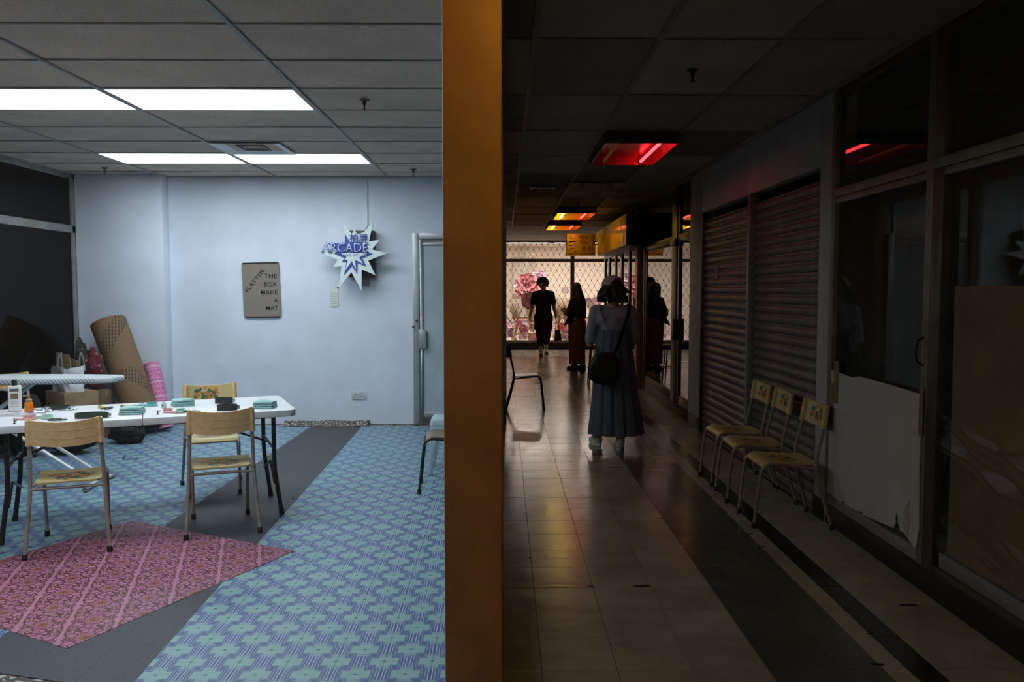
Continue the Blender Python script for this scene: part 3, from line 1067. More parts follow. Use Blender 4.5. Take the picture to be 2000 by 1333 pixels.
o = paper(2.05, 3.80, 0.245, 1.52, 0.006, 3).build('paper_sheet', KRAFT)
tag(o, 'brown kraft paper covering the sliding door at far right', 'paper')
CLING = glass('clear_plastic_film', (0.97, 0.97, 0.97), 0.02, 0.04)
t = thing('plastic_sheet', 'crumpled clear plastic film taped over the brown paper', 'plastic film', (CW - 0.012, 3.0, 0.24))
for (z0, z1, sd) in ((0.45, 0.66, 1), (0.0, 0.22, 2)):
    m = MB()
    rnd = random.Random(sd)
    ph = [rnd.uniform(0, 6) for _ in range(6)]
    f = lambda u, v: (0.006 * math.sin(23 * u + ph[0] + 5 * v) + 0.005 * math.sin(41 * v + ph[1] + 9 * u) - 0.004, -0.95 + 1.75 * u, z0 + (z1 - z0) * v - 0.10 * (1 - u) * (1 if sd == 1 else .2) + 0.02 * math.sin(9 * u + ph[2]))
    m.grid(40, 8, f, thick=lambda u, v: tuple(a + b for a, b in zip(f(u, v), (0.0008, 0, 0))))
    m.build('film', CLING, t)

# white board taped on the window, torn edge
WHITEBOARD = simple('off_white_board', (0.52, 0.51, 0.50), 0.7, var=0.08, scale=3, bmp=0.25, bscale=6)
pts = [(5.105, 1.0), (4.80, 0.985), (4.70, 1.002), (4.30, 0.995), (3.985, 0.985), (3.99, 0.60), (3.975, 0.32), (4.0, 0.205), (4.03, 0.212), (4.12, 0.25), (4.16, 0.247), (4.20, 0.30), (4.235, 0.24), (4.45, 0.222), (4.60, 0.208), (4.62, 0.225), (4.66, 0.212), (4.85, 0.204), (4.87, 0.222), (4.9, 0.206), (5.115, 0.21)]
t = thing('white_board', 'torn off-white board taped over the lower window pane', 'board', (CW - 0.014, 0, 0))
MB().prism(pts, lambda u, v, h: (h, u, v), -0.006, 0.0).build('sheet', WHITEBOARD, t, smooth=False)
TAPE = simple('brown_packing_tape', (0.24, 0.15, 0.07), 0.35)
for q in ((4.985, 5.055, 0.80, 1.06), (3.965, 4.005, 0.78, 1.02), (5.06, 5.12, 0.62, 0.92)):
    B(-0.008, -0.0062, *q).build('tape', TAPE, t, smooth=False)
MB().prism([(4.08, 0.25), (4.13, 0.27), (4.115, 0.37), (4.075, 0.43), (4.06, 0.33)], lambda u, v, h: (h, u, v), -0.0085, -0.0062).build('torn_flap', simple('torn_board', (0.42, 0.37, 0.31), 0.9), t, smooth=False)
tag(MB().prism([(4.185, .30), (4.2, .33), (4.215, .30), (4.2, .28)], lambda u, v, h: (h, u, v), -0.0072, -0.0062).build('hole', BLACK, t, smooth=False))

# glazed doors farther along
w4 = struct('window_4', 'dark framed glass shop doors beyond the shutters', 'window')
DK = simple('dark_bronze_frame', (0.035, 0.03, 0.026), 0.4, 0.4, 0.15)
BRZ = simple('bronze_rail', (0.22, 0.17, 0.10), 0.45, 0.4, 0.15)
for y0, y1, x0 in ((9.10, 9.17, 0), (9.72, 9.80, 0), (9.86, 10.16, 0.0), (12.02, 12.12, 0.01)):
    B(CW + x0, CW + 0.06, y0, y1, 0.135, RZ).build('stile', DK, w4, bevel=0.003)
for y0, y1 in ((9.17, 9.72), (10.16, 12.02)):
    B(CW + 0.0, CW + 0.05, y0, y1, 2.09, 2.17).build('transom', BRZ, w4, bevel=0.003)
    B(CW + 0.005, CW + 0.05, y0, y1, 0.135, 0.235).build('bottom_rail', BRZ, w4, bevel=0.003)
    B(CW + 0.02, CW + 0.026, y0, y1, 0.235, 2.09).build('pane', GL_DARK, w4, smooth=False)
    B(CW + 0.02, CW + 0.026, y0, y1, 2.17, RZ).build('pane', GL_DARK, w4, smooth=False)
B(CW - 0.045, CW - 0.002, 9.80, 9.95, 0.90, 1.16).build('push_plate', DK, w4, bevel=0.004)
B(CW - 0.03, CW + 0.0, 9.82, 10.12, 2.05, 2.13).build('closer', DK, w4, bevel=0.004)
yp = struct('trim_2', 'narrow ochre post beside the yellow shop sign', 'post')
B(CW - 0.06, CW + 0.06, 12.40, 12.62, 0, RZ).build('post', YELLOW_PAINT, yp, bevel=0.004)
B(CW - 0.0, CW + 0.06, 12.12, 12.40, 0, RZ).build('post', DK, yp, bevel=0.003)
w5 = struct('window_5', 'dark shop doors under the yellow fascia sign', 'window')
for k, y in enumerate((12.62, 13.6, 14.5, 15.3, 16.2, 16.9)):
    B(CW + 0.0, CW + 0.06, y, y + (0.12 if k % 2 else 0.2), 0.0, 2.15).build('stile', (DK, YELLOW_PAINT)[k in (3,)], w5, bevel=0.003)
    if k < 5:
        y2 = (12.62, 13.6, 14.5, 15.3, 16.2, 16.9)[k + 1]
        B(CW + 0.02, CW + 0.026, y + 0.12, y2, 0.1, 2.15).build('pane', GL_DARK, w5, smooth=False)
B(CW, CW + 0.06, 12.62, 17.1, 2.15, RZ).build('header', DK, w5, smooth=False)

# yellow signs
SIGN_Y = simple('yellow_sign_acrylic', (0.66, 0.46, 0.08), 0.07, var=0.08, scale=4, spec=0.7)
SIGN_INK = simple('dark_red_sign_ink', (0.07, 0.022, 0.012), 0.4)
t = thing('fascia_sign', 'long glossy yellow fascia sign along the right wall', 'sign', (1.75, 13.0, 2.15))
B(0.0, 0.33, -1.30, 2.35, 0.0, 0.46).build('box', DK, t, bevel=0.004)
B(-0.006, -0.0005, -1.29, 2.34, 0.006, 0.454).build('face', SIGN_Y, t, smooth=False)
put_text('旺', 0.55, 0.20, (-0.007, -0.72, 0.235), SIGN_INK, t, rot=(0, 0, -PI / 2))
B(-0.0075, -0.006, -1.27, -0.85, 0.02, 0.20).build('label', simple('white_sign_label', (0.62, 0.60, 0.52), 0.4), t, smooth=False)
MB().prism([(-1.13, .03), (-0.97, .03), (-0.99, .07), (-0.96, .08), (-1.0, .12), (-1.04, .17), (-1.09, .12), (-1.14, .08), (-1.10, .07)], lambda u, v, h: (h, u, v), -0.009, -0.0076).build('leaf_emblem', simple('olive_ink', (0.16, 0.13, 0.03), 0.5), t, smooth=False)
t = thing('hanging_sign', 'yellow shop sign reading HENG LEE TRADING CO facing down the corridor', 'sign', (1.19, 15.6, 2.165))
B(0, 0.55, 0, 0.10, 0, 0.42).build('board', SIGN_Y, t, bevel=0.004)
B(-0.008, 0, -0.006, 0.106, -0.006, 0.426).build('edge', DK, t, smooth=False)
put_text('HENG LEE', 0.29, 0.082, (0.245, -0.001, 0.315), SIGN_INK, t, extrude=0.003)
put_text('TRADING CO', 0.29, 0.075, (0.245, -0.001, 0.215), SIGN_INK, t, extrude=0.003)
put_text('興 利', 0.215, 0.085, (0.285, -0.001, 0.10), SIGN_INK, t, extrude=0.003)
for k in range(6):
    B(0.255 + k * 0.047, 0.275 + k * 0.047, -0.003, 0, 0.03, 0.055).build('small_mark', SIGN_INK, t, smooth=False)
for k, (z, tilt, w) in enumerate(((0.345, -0.2, 0.06), (0.26, 0.12, 0.13), (0.19, 0.2, 0.10), (0.125, 0.2, 0.08), (0.035, 0.1, 0.07))):
    m = MB().bar((0.05, -0.002, z), (0.05 + w, -0.002, z + w * tilt), 0.004, 0.012 if k != 1 else 0.02)
    m.build('drawn_tool', SIGN_INK, t, smooth=False)
MB().tube([(0.17 + 0.03 * math.cos(a), -0.002, 0.065 + 0.022 * math.sin(a)) for a in [i * PI / 5 for i in range(10)]], 0.004, 6, closed=True).build('drawn_tool', SIGN_INK, t)
B(0.50, 0.90, 0.03, 0.07, 0.20, 0.23).build('bracket', DK, t, smooth=False)

# coloured ceiling fittings
def fitting(label, k, tubes, boost=1.0, tint=(0.5, 0.05, 0.05), cx=1.091):
    y0, y1 = 4.15 + 1.17 * k + 0.01, 4.15 + 1.17 * (k + 1) - 0.01
    t = thing('coloured_lamp', label, 'ceiling lamp', (cx, (y0 + y1) / 2, RZ), group='coloured ceiling lamps')
    a, b = 0.300, (y1 - y0) / 2
    hs = simple('lamp_housing', (0.05, 0.035, 0.03), 0.5)
    m = MB()
    z0, z1 = -0.095, 0.01
    w = 0.012
    for q in ((-a, a, -b, -b + w), (-a, a, b - w, b), (-a, -a + w, -b + w, b - w), (a - w, a, -b + w, b - w)):
        m.box(*q, z0, z1)
    m.build('housing', hs, t, smooth=False)
    refl = simple('lamp_reflector_' + ''.join(l[0] for l, _ in tubes), tint, 0.25, 0.5, 0.2, 6)
    m = B(-a + w, a - w, -b + w, b - w, -0.012, 0.0)
    for q in ((-a + w, a - w, -b + w, -b + w + .003), (-a + w, a - w, b - w - .003, b - w), (-a + w, -a + w + .003, -b + w + .003, b - w - .003), (a - w - .003, a - w, -b + w + .003, b - w - .003)):
        m.box(*q, z0 + .004, -0.012)
    m.build('reflector', refl, t, smooth=False)
    for sx, (cn, st) in zip((-0.17, 0.17), tubes):
        colr = {'red': (1.0, 0.045, 0.06), 'yellow': (1.0, 0.70, 0.10), 'gold': (0.5, 0.25, 0.02), 'orange': (1.0, 0.25, 0.04)}[cn]
        em = emitter('tube_%s_%s' % (cn, st), colr, st * boost)
        tb = MB().lathe([(0.014, -b + 0.05), (0.014, b - 0.05)], 10, mat=Matrix.Rotation(PI / 2, 3, 'X')).build('tube', em, t)
        tb.location = (sx, 0, -0.065)
        for e in (-1, 1):
            cpp = MB().lathe([(0.016, -0.02), (0.016, 0.02)], 10, mat=Matrix.Rotation(PI / 2, 3, 'X')).build('end_cap', simple('tube_cap', (0.4, 0.4, 0.4), .4), tb)
            cpp.location = (0, e * (b - 0.04), 0)
            B(-0.012, 0.012, -0.012, 0.012, 0.0, 0.04).build('holder', simple('tube_cap', (0.4, 0.4, 0.4), .4), tb, smooth=False).location = (0, e * (b - 0.03), 0)
    return t


fitting('ceiling lamp with one glowing red tube, nearest in the corridor', 2, (('gold', 0.05), ('red', 5.5)), tint=(0.55, 0.05, 0.07))
fitting('yellow and red tube ceiling lamp in the middle distance', 7, (('yellow', 27.0), ('red', 6.0)), tint=(0.6, 0.38, 0.05))
fitting('yellow and red tube ceiling lamp farthest down the corridor', 9, (('yellow', 27.0), ('red', 6.0)), tint=(0.6, 0.38, 0.05))
fitting('yellow tube ceiling lamp over the entrance before the ochre post', -3, (('yellow', 32.0), ('gold', 0.05)), tint=(0.6, 0.38, 0.05), cx=0.4655)

# ------------------------------------------------------------------ the lit shop at the end
w6 = struct('window_6', 'lit shop window with a black diamond lattice at the corridor end', 'window')
BRN = simple('brown_window_frame', (0.17, 0.11, 0.075), 0.5, 0.2, 0.1)
B(-6.5, 9.0, END, END + 0.10, 0, 0.175).build('skirting', BLACK_SKIRT, w6, smooth=False)
B(-6.5, 9.0, END - 0.01, END + 0.10, 0.175, 0.235).build('sill', ALU_GREY, w6, smooth=False)
B(-6.5, 9.0, END - 0.005, END + 0.06, 2.225, 2.305).build('transom', BRN, w6, smooth=False)
for x in (-1.75, 1.68, 5.1):
    B(x, x + 0.10, END - 0.008, END + 0.07, 0.235, RZ).build('mullion', BRN, w6, smooth=False)
B(-3.0, 6.0, END + 0.02, END + 0.026, 0.235, RZ).build('pane', GL_CLEAR, w6, smooth=False)
B(-6.5, -3.0, END, END + 0.06, 0.235, RZ).build('wall_panel', DARKWALL, w6, smooth=False)
B(6.0, 9.0, END, END + 0.06, 0.235, RZ).build('wall_panel', DARKWALL, w6, smooth=False)
B(-3.0, 6.0, END - .004, END + 0.06, RZ - 0.045, RZ).build('head', BRN, w6, smooth=False)
lat = MB()
LX, LZ = 0.1485, 0.262
yy = END + 0.12
h = RZ - 0.24
sl = LZ / LX
x = -3.0 - h / sl
while x < 6.0:
    for sgn in (1, -1):
        xa, za = (x, 0.24) if sgn == 1 else (x + h / sl, 0.24)
        xb, zb = (x + h / sl, RZ) if sgn == 1 else (x, RZ)
        lat.bar((xa, yy + (0.003 if sgn == 1 else -0.003), za), (xb, yy + (0.003 if sgn == 1 else -0.003), zb), 0.0055, 0.0055, up=(0, 1, 0))
    x += LX
tag(lat.build('lattice', BLACK, w6, smooth=False), kind='stuff')
kn = MB()
x0_ = -3.0 - h / sl
z = 0.24 + (h / 2) % (LZ / 2)
while z < RZ:
    xx = x0_ + (z - 0.24) / sl
    xx += math.ceil((-3.0 - xx) / LX) * LX
    while xx < 6.0:
        kn.ball((xx, yy - 0.008, z), (0.0145, 0.008, 0.0145), 6, m=4)
        xx += LX
    z += LZ / 2
tag(kn.build('lattice_knot', BLACK, w6), kind='stuff')
sh = struct('wall_shop', 'cream walls of the lit shop behind the lattice', 'wall')
SY = END + 2.6
B(-3.0, 6.0, SY, SY + 0.1, 0, RZ).build('wall_panel', CREAMWALL, sh, smooth=False)
sbox('wall_shop_left', 'left cream wall of the lit shop', (-3.1, -3.0, END + .10, SY, 0, RZ), CREAMWALL)
sbox('wall_shop_right', 'right cream wall of the lit shop', (6.0, 6.1, END + .10, SY, 0, RZ), CREAMWALL)
sbox('ceiling', 'cream ceiling of the lit shop', (-3.0, 6.0, END + .10, SY, RZ, RZ + 0.1), CREAMWALL, 'ceiling')
sbox('floor', 'raised cream display floor of the lit shop', (-3.0, 6.0, END + .10, SY, 0.001, 0.20), CREAMWALL, 'floor')
B(0.24, 0.85, SY - 0.30, SY, 0.2, 2.45).build('grey_panel', simple('taupe_panel', (0.46, 0.41, 0.37), 0.7), sh, smooth=False)
B(0.24, 0.66, SY - 0.33, SY - 0.30, 1.30, 1.42).build('shelf_rail', simple('taupe_rail', (0.26, 0.20, 0.16), 0.7), sh, smooth=False)
WARM = emitter('shop_lamp_diffuser', (1.0, 0.84, 0.72), SHOP_L)
for k, x in enumerate((-1.9, 0.6, 1.9, 4.2)):
    t = thing('shop_light', ('shop ceiling light left of the frame', 'shop ceiling light above the pink flower', 'shop ceiling light above the window mullion', 'shop ceiling light right of the frame')[k], 'ceiling light', (x, END + 0.62, RZ), group='ceiling lights of the lit shop')
    B(-0.6, 0.6, -0.15, 0.15, -0.007, -0.001).build('housing', WHITE_MET, t, smooth=False)
    B(-0.57, 0.57, -0.12, 0.12, -0.011, -0.0075).build('diffuser', WARM, t, smooth=False)

#SECTION_SHOPSTUFF
def flower(label, loc, R, cols, seed, flat=0.5, cat='flower', petals=(5, 7, 9)):
    rnd = random.Random(seed)
    t = thing('paper_flower', label, cat, loc, group='large paper flowers in the lit shop')
    for ring, n in enumerate(petals):
        rr = R * (0.30 + 0.32 * ring)
        for k in range(n):
            a = 2 * PI * k / n + ring * 0.4 + rnd.uniform(-.15, .15)
            w = R * (0.34 + 0.08 * ring) * rnd.uniform(.85, 1.15)
            ca, sa = math.cos(a), math.sin(a)
            dy = (0.10 - 0.22 * (2 - ring)) * R * flat - rnd.uniform(0, .05) * R

            def f(u, v, o=0.0):
                s = (u - 0.5) * 2 * w * math.sin(PI * min(1, 0.15 + v * 0.75))
                r = rr * 0.25 + (rr) * v
                cup = -0.28 * R * v * v * flat + 0.10 * R * (2 * u - 1) ** 2 * -1 + 0.02 * R * math.sin(9 * u + seed + k)
                return (ca * r - sa * s, dy + cup + o, sa * r + ca * s)
            m = MB().grid(5, 5, lambda u, v: f(u, v), thick=lambda u, v: f(u, v, 0.004))
            m.build('petal', cols[(k + ring) % len(cols)], t)
    MB().ball((0, -0.25 * R * flat, 0), R * 0.16, 8, m=5).build('centre', cols[0], t)
    if loc[2] > 0.95:
        MB().tube([(0, 0.03, 0), (0, 0.03, RZ - loc[2])], 0.002, 4).build('hanging_wire', simple('clear_wire', (0.6, 0.55, 0.5), .3), t)
    return t


PK = [simple('rose_pink_paper', (0.62, 0.16, 0.22), 0.7), simple('dusty_pink_paper', (0.66, 0.26, 0.30), 0.7), simple('pale_pink_paper', (0.72, 0.48, 0.48), 0.7)]
LV = [simple('lavender_paper', (0.52, 0.38, 0.52), 0.7), simple('grey_pink_paper', (0.58, 0.46, 0.48), 0.7), simple('mauve_paper', (0.45, 0.27, 0.42), 0.7)]
CR = [simple('cream_paper', (0.76, 0.68, 0.58), 0.7), simple('peach_paper', (0.76, 0.52, 0.42), 0.7)]
fy = END + 1.1
flower('large rose pink paper flower behind the lattice, left of the walking man', at_y(1029, 560, fy), 0.30, PK, 1)
flower('pale paper flower head right of the large pink one', at_y(1052, 545, fy + .2), 0.20, LV, 2)
flower('flattened pink paper flower under the large pink one', at_y(1035, 588, fy - .75), 0.20, PK, 3, 0.3)
for k, (x, y, r) in enumerate(((1150, 592, 0.17), (1163, 590, .17), (1172, 605, .14))):
    flower(('grey pink paper flower nearest the long haired person', 'grey pink paper flower right of the long haired person', 'grey pink paper flower by the dark shop doors')[k], at_y(x, y, fy + (0, .35, -.3)[k]), r, LV, 10 + k, 0.4, petals=(6, 8))
ORD = ('leftmost', 'second', 'third', 'fourth', 'fifth', 'sixth', 'seventh', 'eighth', 'ninth', 'tenth', 'eleventh', 'twelfth', 'thirteenth', 'fourteenth', 'fifteenth', 'rightmost')
bx_ = [1000, 1022, 1012, 1040, 1040.5, 1022.5, 1004, 1062, 1096, 1105, 1092, 1128, 1150, 1166, 1145, 1175]
rank = {q: i for i, q in enumerate(sorted(bx_))}
bc_ = ('mauve', 'rose', 'rose', 'cream', 'rose', 'mauve', 'cream', 'mauve', 'rose', 'mauve', 'cream', 'mauve', 'rose', 'mauve', 'cream', 'rose')
BLOSSOM = ['%s paper blossom, %s from the left, at the foot of the lit window' % (c, ORD[rank[q]]) if 0 < rank[q] < 15 else '%s paper blossom, %s of the row at the foot of the lit window' % (c, ORD[rank[q]]) for q, c in zip(bx_, bc_)]
k = 0
for (x, y, r, cs) in ((1000, 650, .17, LV), (1022, 643, .16, PK), (1012, 630, .10, PK), (1040, 640, .13, CR), (1040, 660, .17, PK), (1022, 662, .16, LV), (1004, 664, .10, CR), (1062, 650, .16, LV), (1096, 640, .18, PK), (1105, 655, .18, LV), (1092, 660, .14, CR), (1128, 650, .17, LV), (1150, 648, .17, PK), (1166, 655, .18, LV), (1145, 664, .12, CR), (1175, 640, .13, PK)):
    t = flower(BLOSSOM[k], at_y(x, y, END + 0.55 + 0.3 * (k % 3) / 2), r, cs, 30 + k, 0.5, petals=(5, 7))
    t['group'] = 'paper blossoms piled in the lit window'
    k += 1
# crumpled cellophane heaped behind the trestles
def m_cello():
    m, nt, bs = new_mat('crumpled_pink_cellophane')
    vec, x, y, z = coords(nt)
    c = mix(nt, (noise(nt, vec, 4, 4) - 0.35) * 3.0, (0.62, 0.40, 0.50), (0.60, 0.52, 0.62))
    c = mix(nt, noise(nt, vec, 9, 4).gt(0.56) * 0.7, c, (0.66, 0.33, 0.34))
    c = mix(nt, noise(nt, vec, 16, 3).gt(0.62) * 0.8, c, (0.42, 0.40, 0.42))
    nt.links.new(c, bs.inputs['Base Color'])
    bs.inputs['Roughness'].default_value = 0.3
    bump(nt, bs, noise(nt, vec, 20, 5), 0.9, 0.03)
    return m
CELLO = m_cello()
for k, (x0, x1, h_) in enumerate(((-0.25, 0.62, 0.58), (0.66, 1.60, 0.62), (1.64, 2.9, 0.56))):
    def cf(u, v, o=0.0, k=k, x0=x0, x1=x1, h_=h_):
        n1 = mnoise.noise(Vector((u * 7 + k * 9, v * 5, 1.3)))
        n2 = mnoise.noise(Vector((u * 17 + k * 5, v * 13, 4.1)))
        top = h_ * (0.85 + 0.30 * mnoise.noise(Vector((u * 6 + k * 3, 0.5, 0.2))))
        return (x0 + (x1 - x0) * u, 0.10 * n1 + 0.05 * n2 + 0.16 * v + o, top * v + 0.004)
    m_ = MB().grid(44, 22, lambda u, v: cf(u, v), thick=lambda u, v: cf(u, v, 0.006))
    o = m_.build('cellophane_sheet', CELLO)
    o.location = (0, END + 1.62, 0.20)
    tag(o, ('crumpled pink cellophane heap at the left of the lit window', 'crumpled pink cellophane heap behind the walking man', 'crumpled pink cellophane heap behind the long haired woman')[k], 'cellophane', 'crumpled cellophane in the lit shop')
# dried grass bunches
GOLD = simple('dried_grass', (0.42, 0.30, 0.16), 0.7)
for k, (x, n) in enumerate(((1008, 80), (1036, 70), (1090, 110), (1105, 90), (1160, 60))):
    n = int(n)
    base = at_y(x, 640, END + 0.85 + 0.24 * (k % 2))
    base.z = 0.702
    rnd = random.Random(50 + k)
    t = thing('dried_grass', ('dried grass bunch at the left of the lit window', 'dried grass bunch below the pink flower', 'tall golden grass bunch right of the walking man', 'golden grass bunch behind the mullion', 'dried grass bunch by the grey pink flowers')[k], 'dried grass', base, group='dried grass in the lit window')
    m = MB()
    for q in range(n):
        a = rnd.uniform(-.55, .55)
        L = rnd.uniform(.25, .62)
        tip = Vector((math.sin(a) * L, rnd.uniform(-.1, .1), math.cos(a) * L))
        pts = bez((rnd.uniform(-.04, .04), 0, -0.3), (math.sin(a) * L * .3, 0, L * .7), tip, 4)
        m.tube(pts, 0.0035, 3)
        m.ball(tip, 0.013, 5, m=3)
    tag(m.build('stems', GOLD, t), kind='stuff')
    MB().lathe([(0.05, -0.50), (0.06, -0.40), (0.045, -0.28), (0.05, -0.25)], 10).build('vase', CR[0], t)
# trestles
for k, (x0, x1) in enumerate(((0.20, 0.85), (1.28, 1.86), (2.05, 2.7))):
    t = thing('trestle', ('pale wooden trestle at the left of the lit window', 'pale wooden trestle behind the walking man', 'pale wooden trestle behind the long haired person')[k], 'trestle', ((x0 + x1) / 2, END + 0.50, 0.20), group='wooden trestles in the lit shop')
    w = (x1 - x0) / 2
    B(-w, w, -0.03, 0.03, 0.56, 0.62).build('beam', WOOD, t, bevel=0.004)
    for sx in (-1, 1):
        for sy in (-1, 1):
            MB().bar((sx * (w - .1), sy * 0.02, 0.56), (sx * (w - .1) + sx * .09 + 0.1 * (sx == 1), sy * 0.24, 0.0), 0.03, 0.045).build('leg', WOOD, t)
    MB().bar((-w + .02, -.16, 0.18), (w, -.16, 0.18), 0.02, 0.04).build('stretcher', WOOD, t)
o = B(-0.09, 0.09, -0.004, 0.0, -0.10, 0.10).build('notice', simple('pink_grey_paper', (0.50, 0.40, 0.40), .7))
o.location = at_y(1104, 567, SY - 0.002)
tag(o, 'small grey notice on the shop wall left of the mullion', 'notice')

# ------------------------------------------------------------------ chairs
CREAM = (0.66, 0.55, 0.26)
SEAT_M = m_floral('cream_floral_seat', (0.58, 0.47, 0.20), 1.0, 'xy', (0.125, 0.095), (0, 0.01))
BACK_M = m_floral('cream_floral_back', CREAM, 0.95, 'xz', (0.10, 0.052), (0.02, 0.705))
BACK_P = simple('plain_cream_plastic', (0.66, 0.55, 0.26), 0.35, var=0.06)
BACK_W = simple('tan_backrest_shell', (0.80, 0.53, 0.25), 0.5, var=0.08, scale=30)
TUBE_M = simple('beige_painted_tube', (0.33, 0.275, 0.235), 0.4, 0.1, 0.18, 20)
RUBBER = simple('black_rubber', (0.012, 0.012, 0.012), 0.7)


def make_chair(label, grp, tube=TUBE_M, seat=SEAT_M, back=BACK_M, backw=BACK_W, backrest=True):
    t = thing('tube_chair', label, 'chair', group=grp)
    for s in (-1, 1):
        fr = [(s * .170, .235, .022)] + [(s * .172, .205, .30)] + bez((s * .172, .198, .345), (s * .172, .190, .412), (s * .172, .12, .408), 5) + [(s * .175, -.03, .392), (s * .186, -.145, .380)]
        MB().tube(fr, 0.0105, 10).build('front_leg', tube, t)
        rr = [(s * .213, -.240, .022), (s * .200, -.185, .20)] + bez((s * .194, -.160, .30), (s * .188, -.135, .385), (s * .186, -.150, .47), 5) + [(s * .180, -.185, .62), (s * .176, -.205, .755)]
        MB().tube(rr, 0.0112, 10).build('rear_leg', tube, t)
        for (x, y) in ((s * .170, .235), (s * .213, -.240)):
            MB().lathe([(0.0145, 0), (0.0155, 0.004), (0.0145, 0.032), (0.0125, 0.035)], 10, (x, y, 0)).build('foot_cap', RUBBER, t)
    MB().tube([(-.186, -.147, .374), (.186, -.147, .374)], 0.0095, 8).build('rear_rail', tube, t)
    MB().tube([(-.172, .10, .398), (.172, .10, .398)], 0.0085, 8).build('front_rail', tube, t)

    def sf(u, v, dz=0.0):
        w = 0.178 - 0.010 * (1 - v)
        cx = abs(2 * u - 1)
        cut = 0.020 * max(0, (cx - 0.86) / 0.14) ** 2
        y = -.165 + 0.355 * v
        y = y + cut * (1 if v < 0.1 else -1 if v > 0.9 else 0)
        z = 0.392 + 0.022 * v + 0.010 * (1 - v) ** 6 - 0.030 * max(0, (v - 0.85) / 0.15) ** 2 - 0.010 * math.sin(PI * v) * (1 - cx * cx)
        return ((2 * u - 1) * w, y, z + dz)
    MB().grid(16, 16, lambda u, v: sf(u, v, 0.012), thick=lambda u, v: sf(u, v, 0.0)).build('seat', seat, t)
    if backrest:
        def bf(u, v, o):
            x = (2 * u - 1) * 0.184
            q = 1 - (2 * u - 1) ** 2
            z = 0.636 + 0.142 * v - 0.020 * q + 0.006
            y = -.190 - 0.020 * v - 0.040 * q + o
            return (x, y, z)
        m = MB()
        m.back_mi = 1
        m.grid(18, 6, lambda u, v: bf(u, v, -0.008), mi=1, thick=lambda u, v: bf(u, v, 0.008))
        # outward orientation: first side is the rear shell, second the front
        nf = 18 * 6
        m.mi = [1 if i < nf else m.mi[i] for i in range(len(m.mi))]
        for i in range(len(m.mi) - nf, len(m.mi)):
            m.mi[i] = 0
        for i in range(nf, len(m.mi) - nf):
            m.mi[i] = 1 if backw is BACK_W else 0
        b = m.build('backrest', [back, backw], t)
        for s in (-1, 1):
            MB().tube([(s * .181, -.186, .632), (s * .178, -.196, .70), (s * .176, -.207, .778)], [0.0195, 0.0195, 0.018], 10).build('sleeve', backw, b)
        for z in (0.33, 0.66):
            MB().tube([bf(u / 12, z, -0.0085) for u in range(1, 12)], 0.0014, 5).build('rib', backw, b)
    return t


ANG = math.radians(24)
ch0 = make_chair('cream chair with tan backrest at the near side of the table, left of the two', 'chairs at the folding table')


def chair_at(src, x, y, rz, label, grp):
    c = copy_tree(src)
    c.location = (x, y, 0.0)
    c.rotation_euler = (0, 0, rz)
    tag(c, label, 'chair', grp)
    return c


ch0.location = (-2.553, 4.765, 0.0016)
ch0.rotation_euler = (0, 0, math.radians(21))
chair_at(ch0, -1.80, 5.130, math.radians(21), 'cream chair with tan backrest at the near side of the table, right of the two', 'chairs at the folding table').location.z = 0.0016
far_chair = chair_at(ch0, -2.20, 6.10, math.radians(24) + PI + math.radians(-1), 'cream flowered chair on the far side of the folding table', 'chairs at the folding table')
chair_at(ch0, -4.29, 6.97, math.radians(-150), 'cream chair behind the ironing board, cut by the left edge', 'chairs at the folding table')
src = make_chair('cream flowered chair by the shutter, nearest of the three in the row', 'chairs against the shutter', backw=BACK_P)
src.location, src.rotation_euler = (1.815, 5.225, 0), (0, 0, PI / 2)
chair_at(src, 1.815, 5.835, PI / 2 - 0.03, 'cream flowered chair by the shutter, middle of the three in the row', 'chairs against the shutter').location.z = 0
chair_at(src, 1.820, 6.33, PI / 2 + 0.02, 'cream flowered chair by the shutter, farthest of the three in the row', 'chairs against the shutter').location.z = 0
DK_TUBE = simple('dark_chair_tube', (0.035, 0.03, 0.027), 0.4, 0.3)
SEAT_BR = simple('brown_wood_seat', (0.20, 0.14, 0.08), 0.3, var=0.3, scale=8)
cc = make_chair('dark tube chair with a brown seat against the left corridor wall', 'dark tube chairs', tube=DK_TUBE, seat=SEAT_BR, back=SEAT_BR, backw=SEAT_BR)
cc.location, cc.rotation_euler = (0.265, 10.30, 0), (0, 0, -PI / 2)
cc.scale = (1, 1, 1.05)
bc = copy_tree(cc)
bc.location, bc.rotation_euler, bc.scale = (-0.405, 6.13, 0.0), (0, 0, PI / 2 + 0.06), (1, 1, 1)
tag(bc, 'brown seated chair with black legs half hidden behind the ochre post', 'chair')

# pale blue plastic stool behind it
PB = simple('pale_blue_plastic', (0.42, 0.56, 0.62), 0.4, var=0.06)
t = thing('plastic_chair', 'pale blue plastic stool behind the brown chair by the post', 'stool', (-0.44, 6.72, 0))
MB().prism([(-.17, -.15), (-.15, -.17), (.15, -.17), (.17, -.15), (.17, .15), (.15, .17), (-.15, .17), (-.17, .15)], lambda u, v, h: (u * (1 - (h - .40) * 1.2), v * (1 - (h - .40) * 1.2), h), 0.40, 0.455).build('seat', PB, t, bevel=0.008)
for sx in (-1, 1):
    for sy in (-1, 1):
        MB().add([(sx * .125 + a * .03, sy * .125 + b * .03, .41) for a, b in ((-1, -1), (1, -1), (1, 1), (-1, 1))] + [(sx * .165 + a * .017, sy * .165 + b * .017, 0.0) for a, b in ((-1, -1), (1, -1), (1, 1), (-1, 1))],
                 [(3, 2, 1, 0), (4, 5, 6, 7), (0, 1, 5, 4), (1, 2, 6, 5), (2, 3, 7, 6), (3, 0, 4, 7)]).build('leg', PB, t, bevel=0.003)
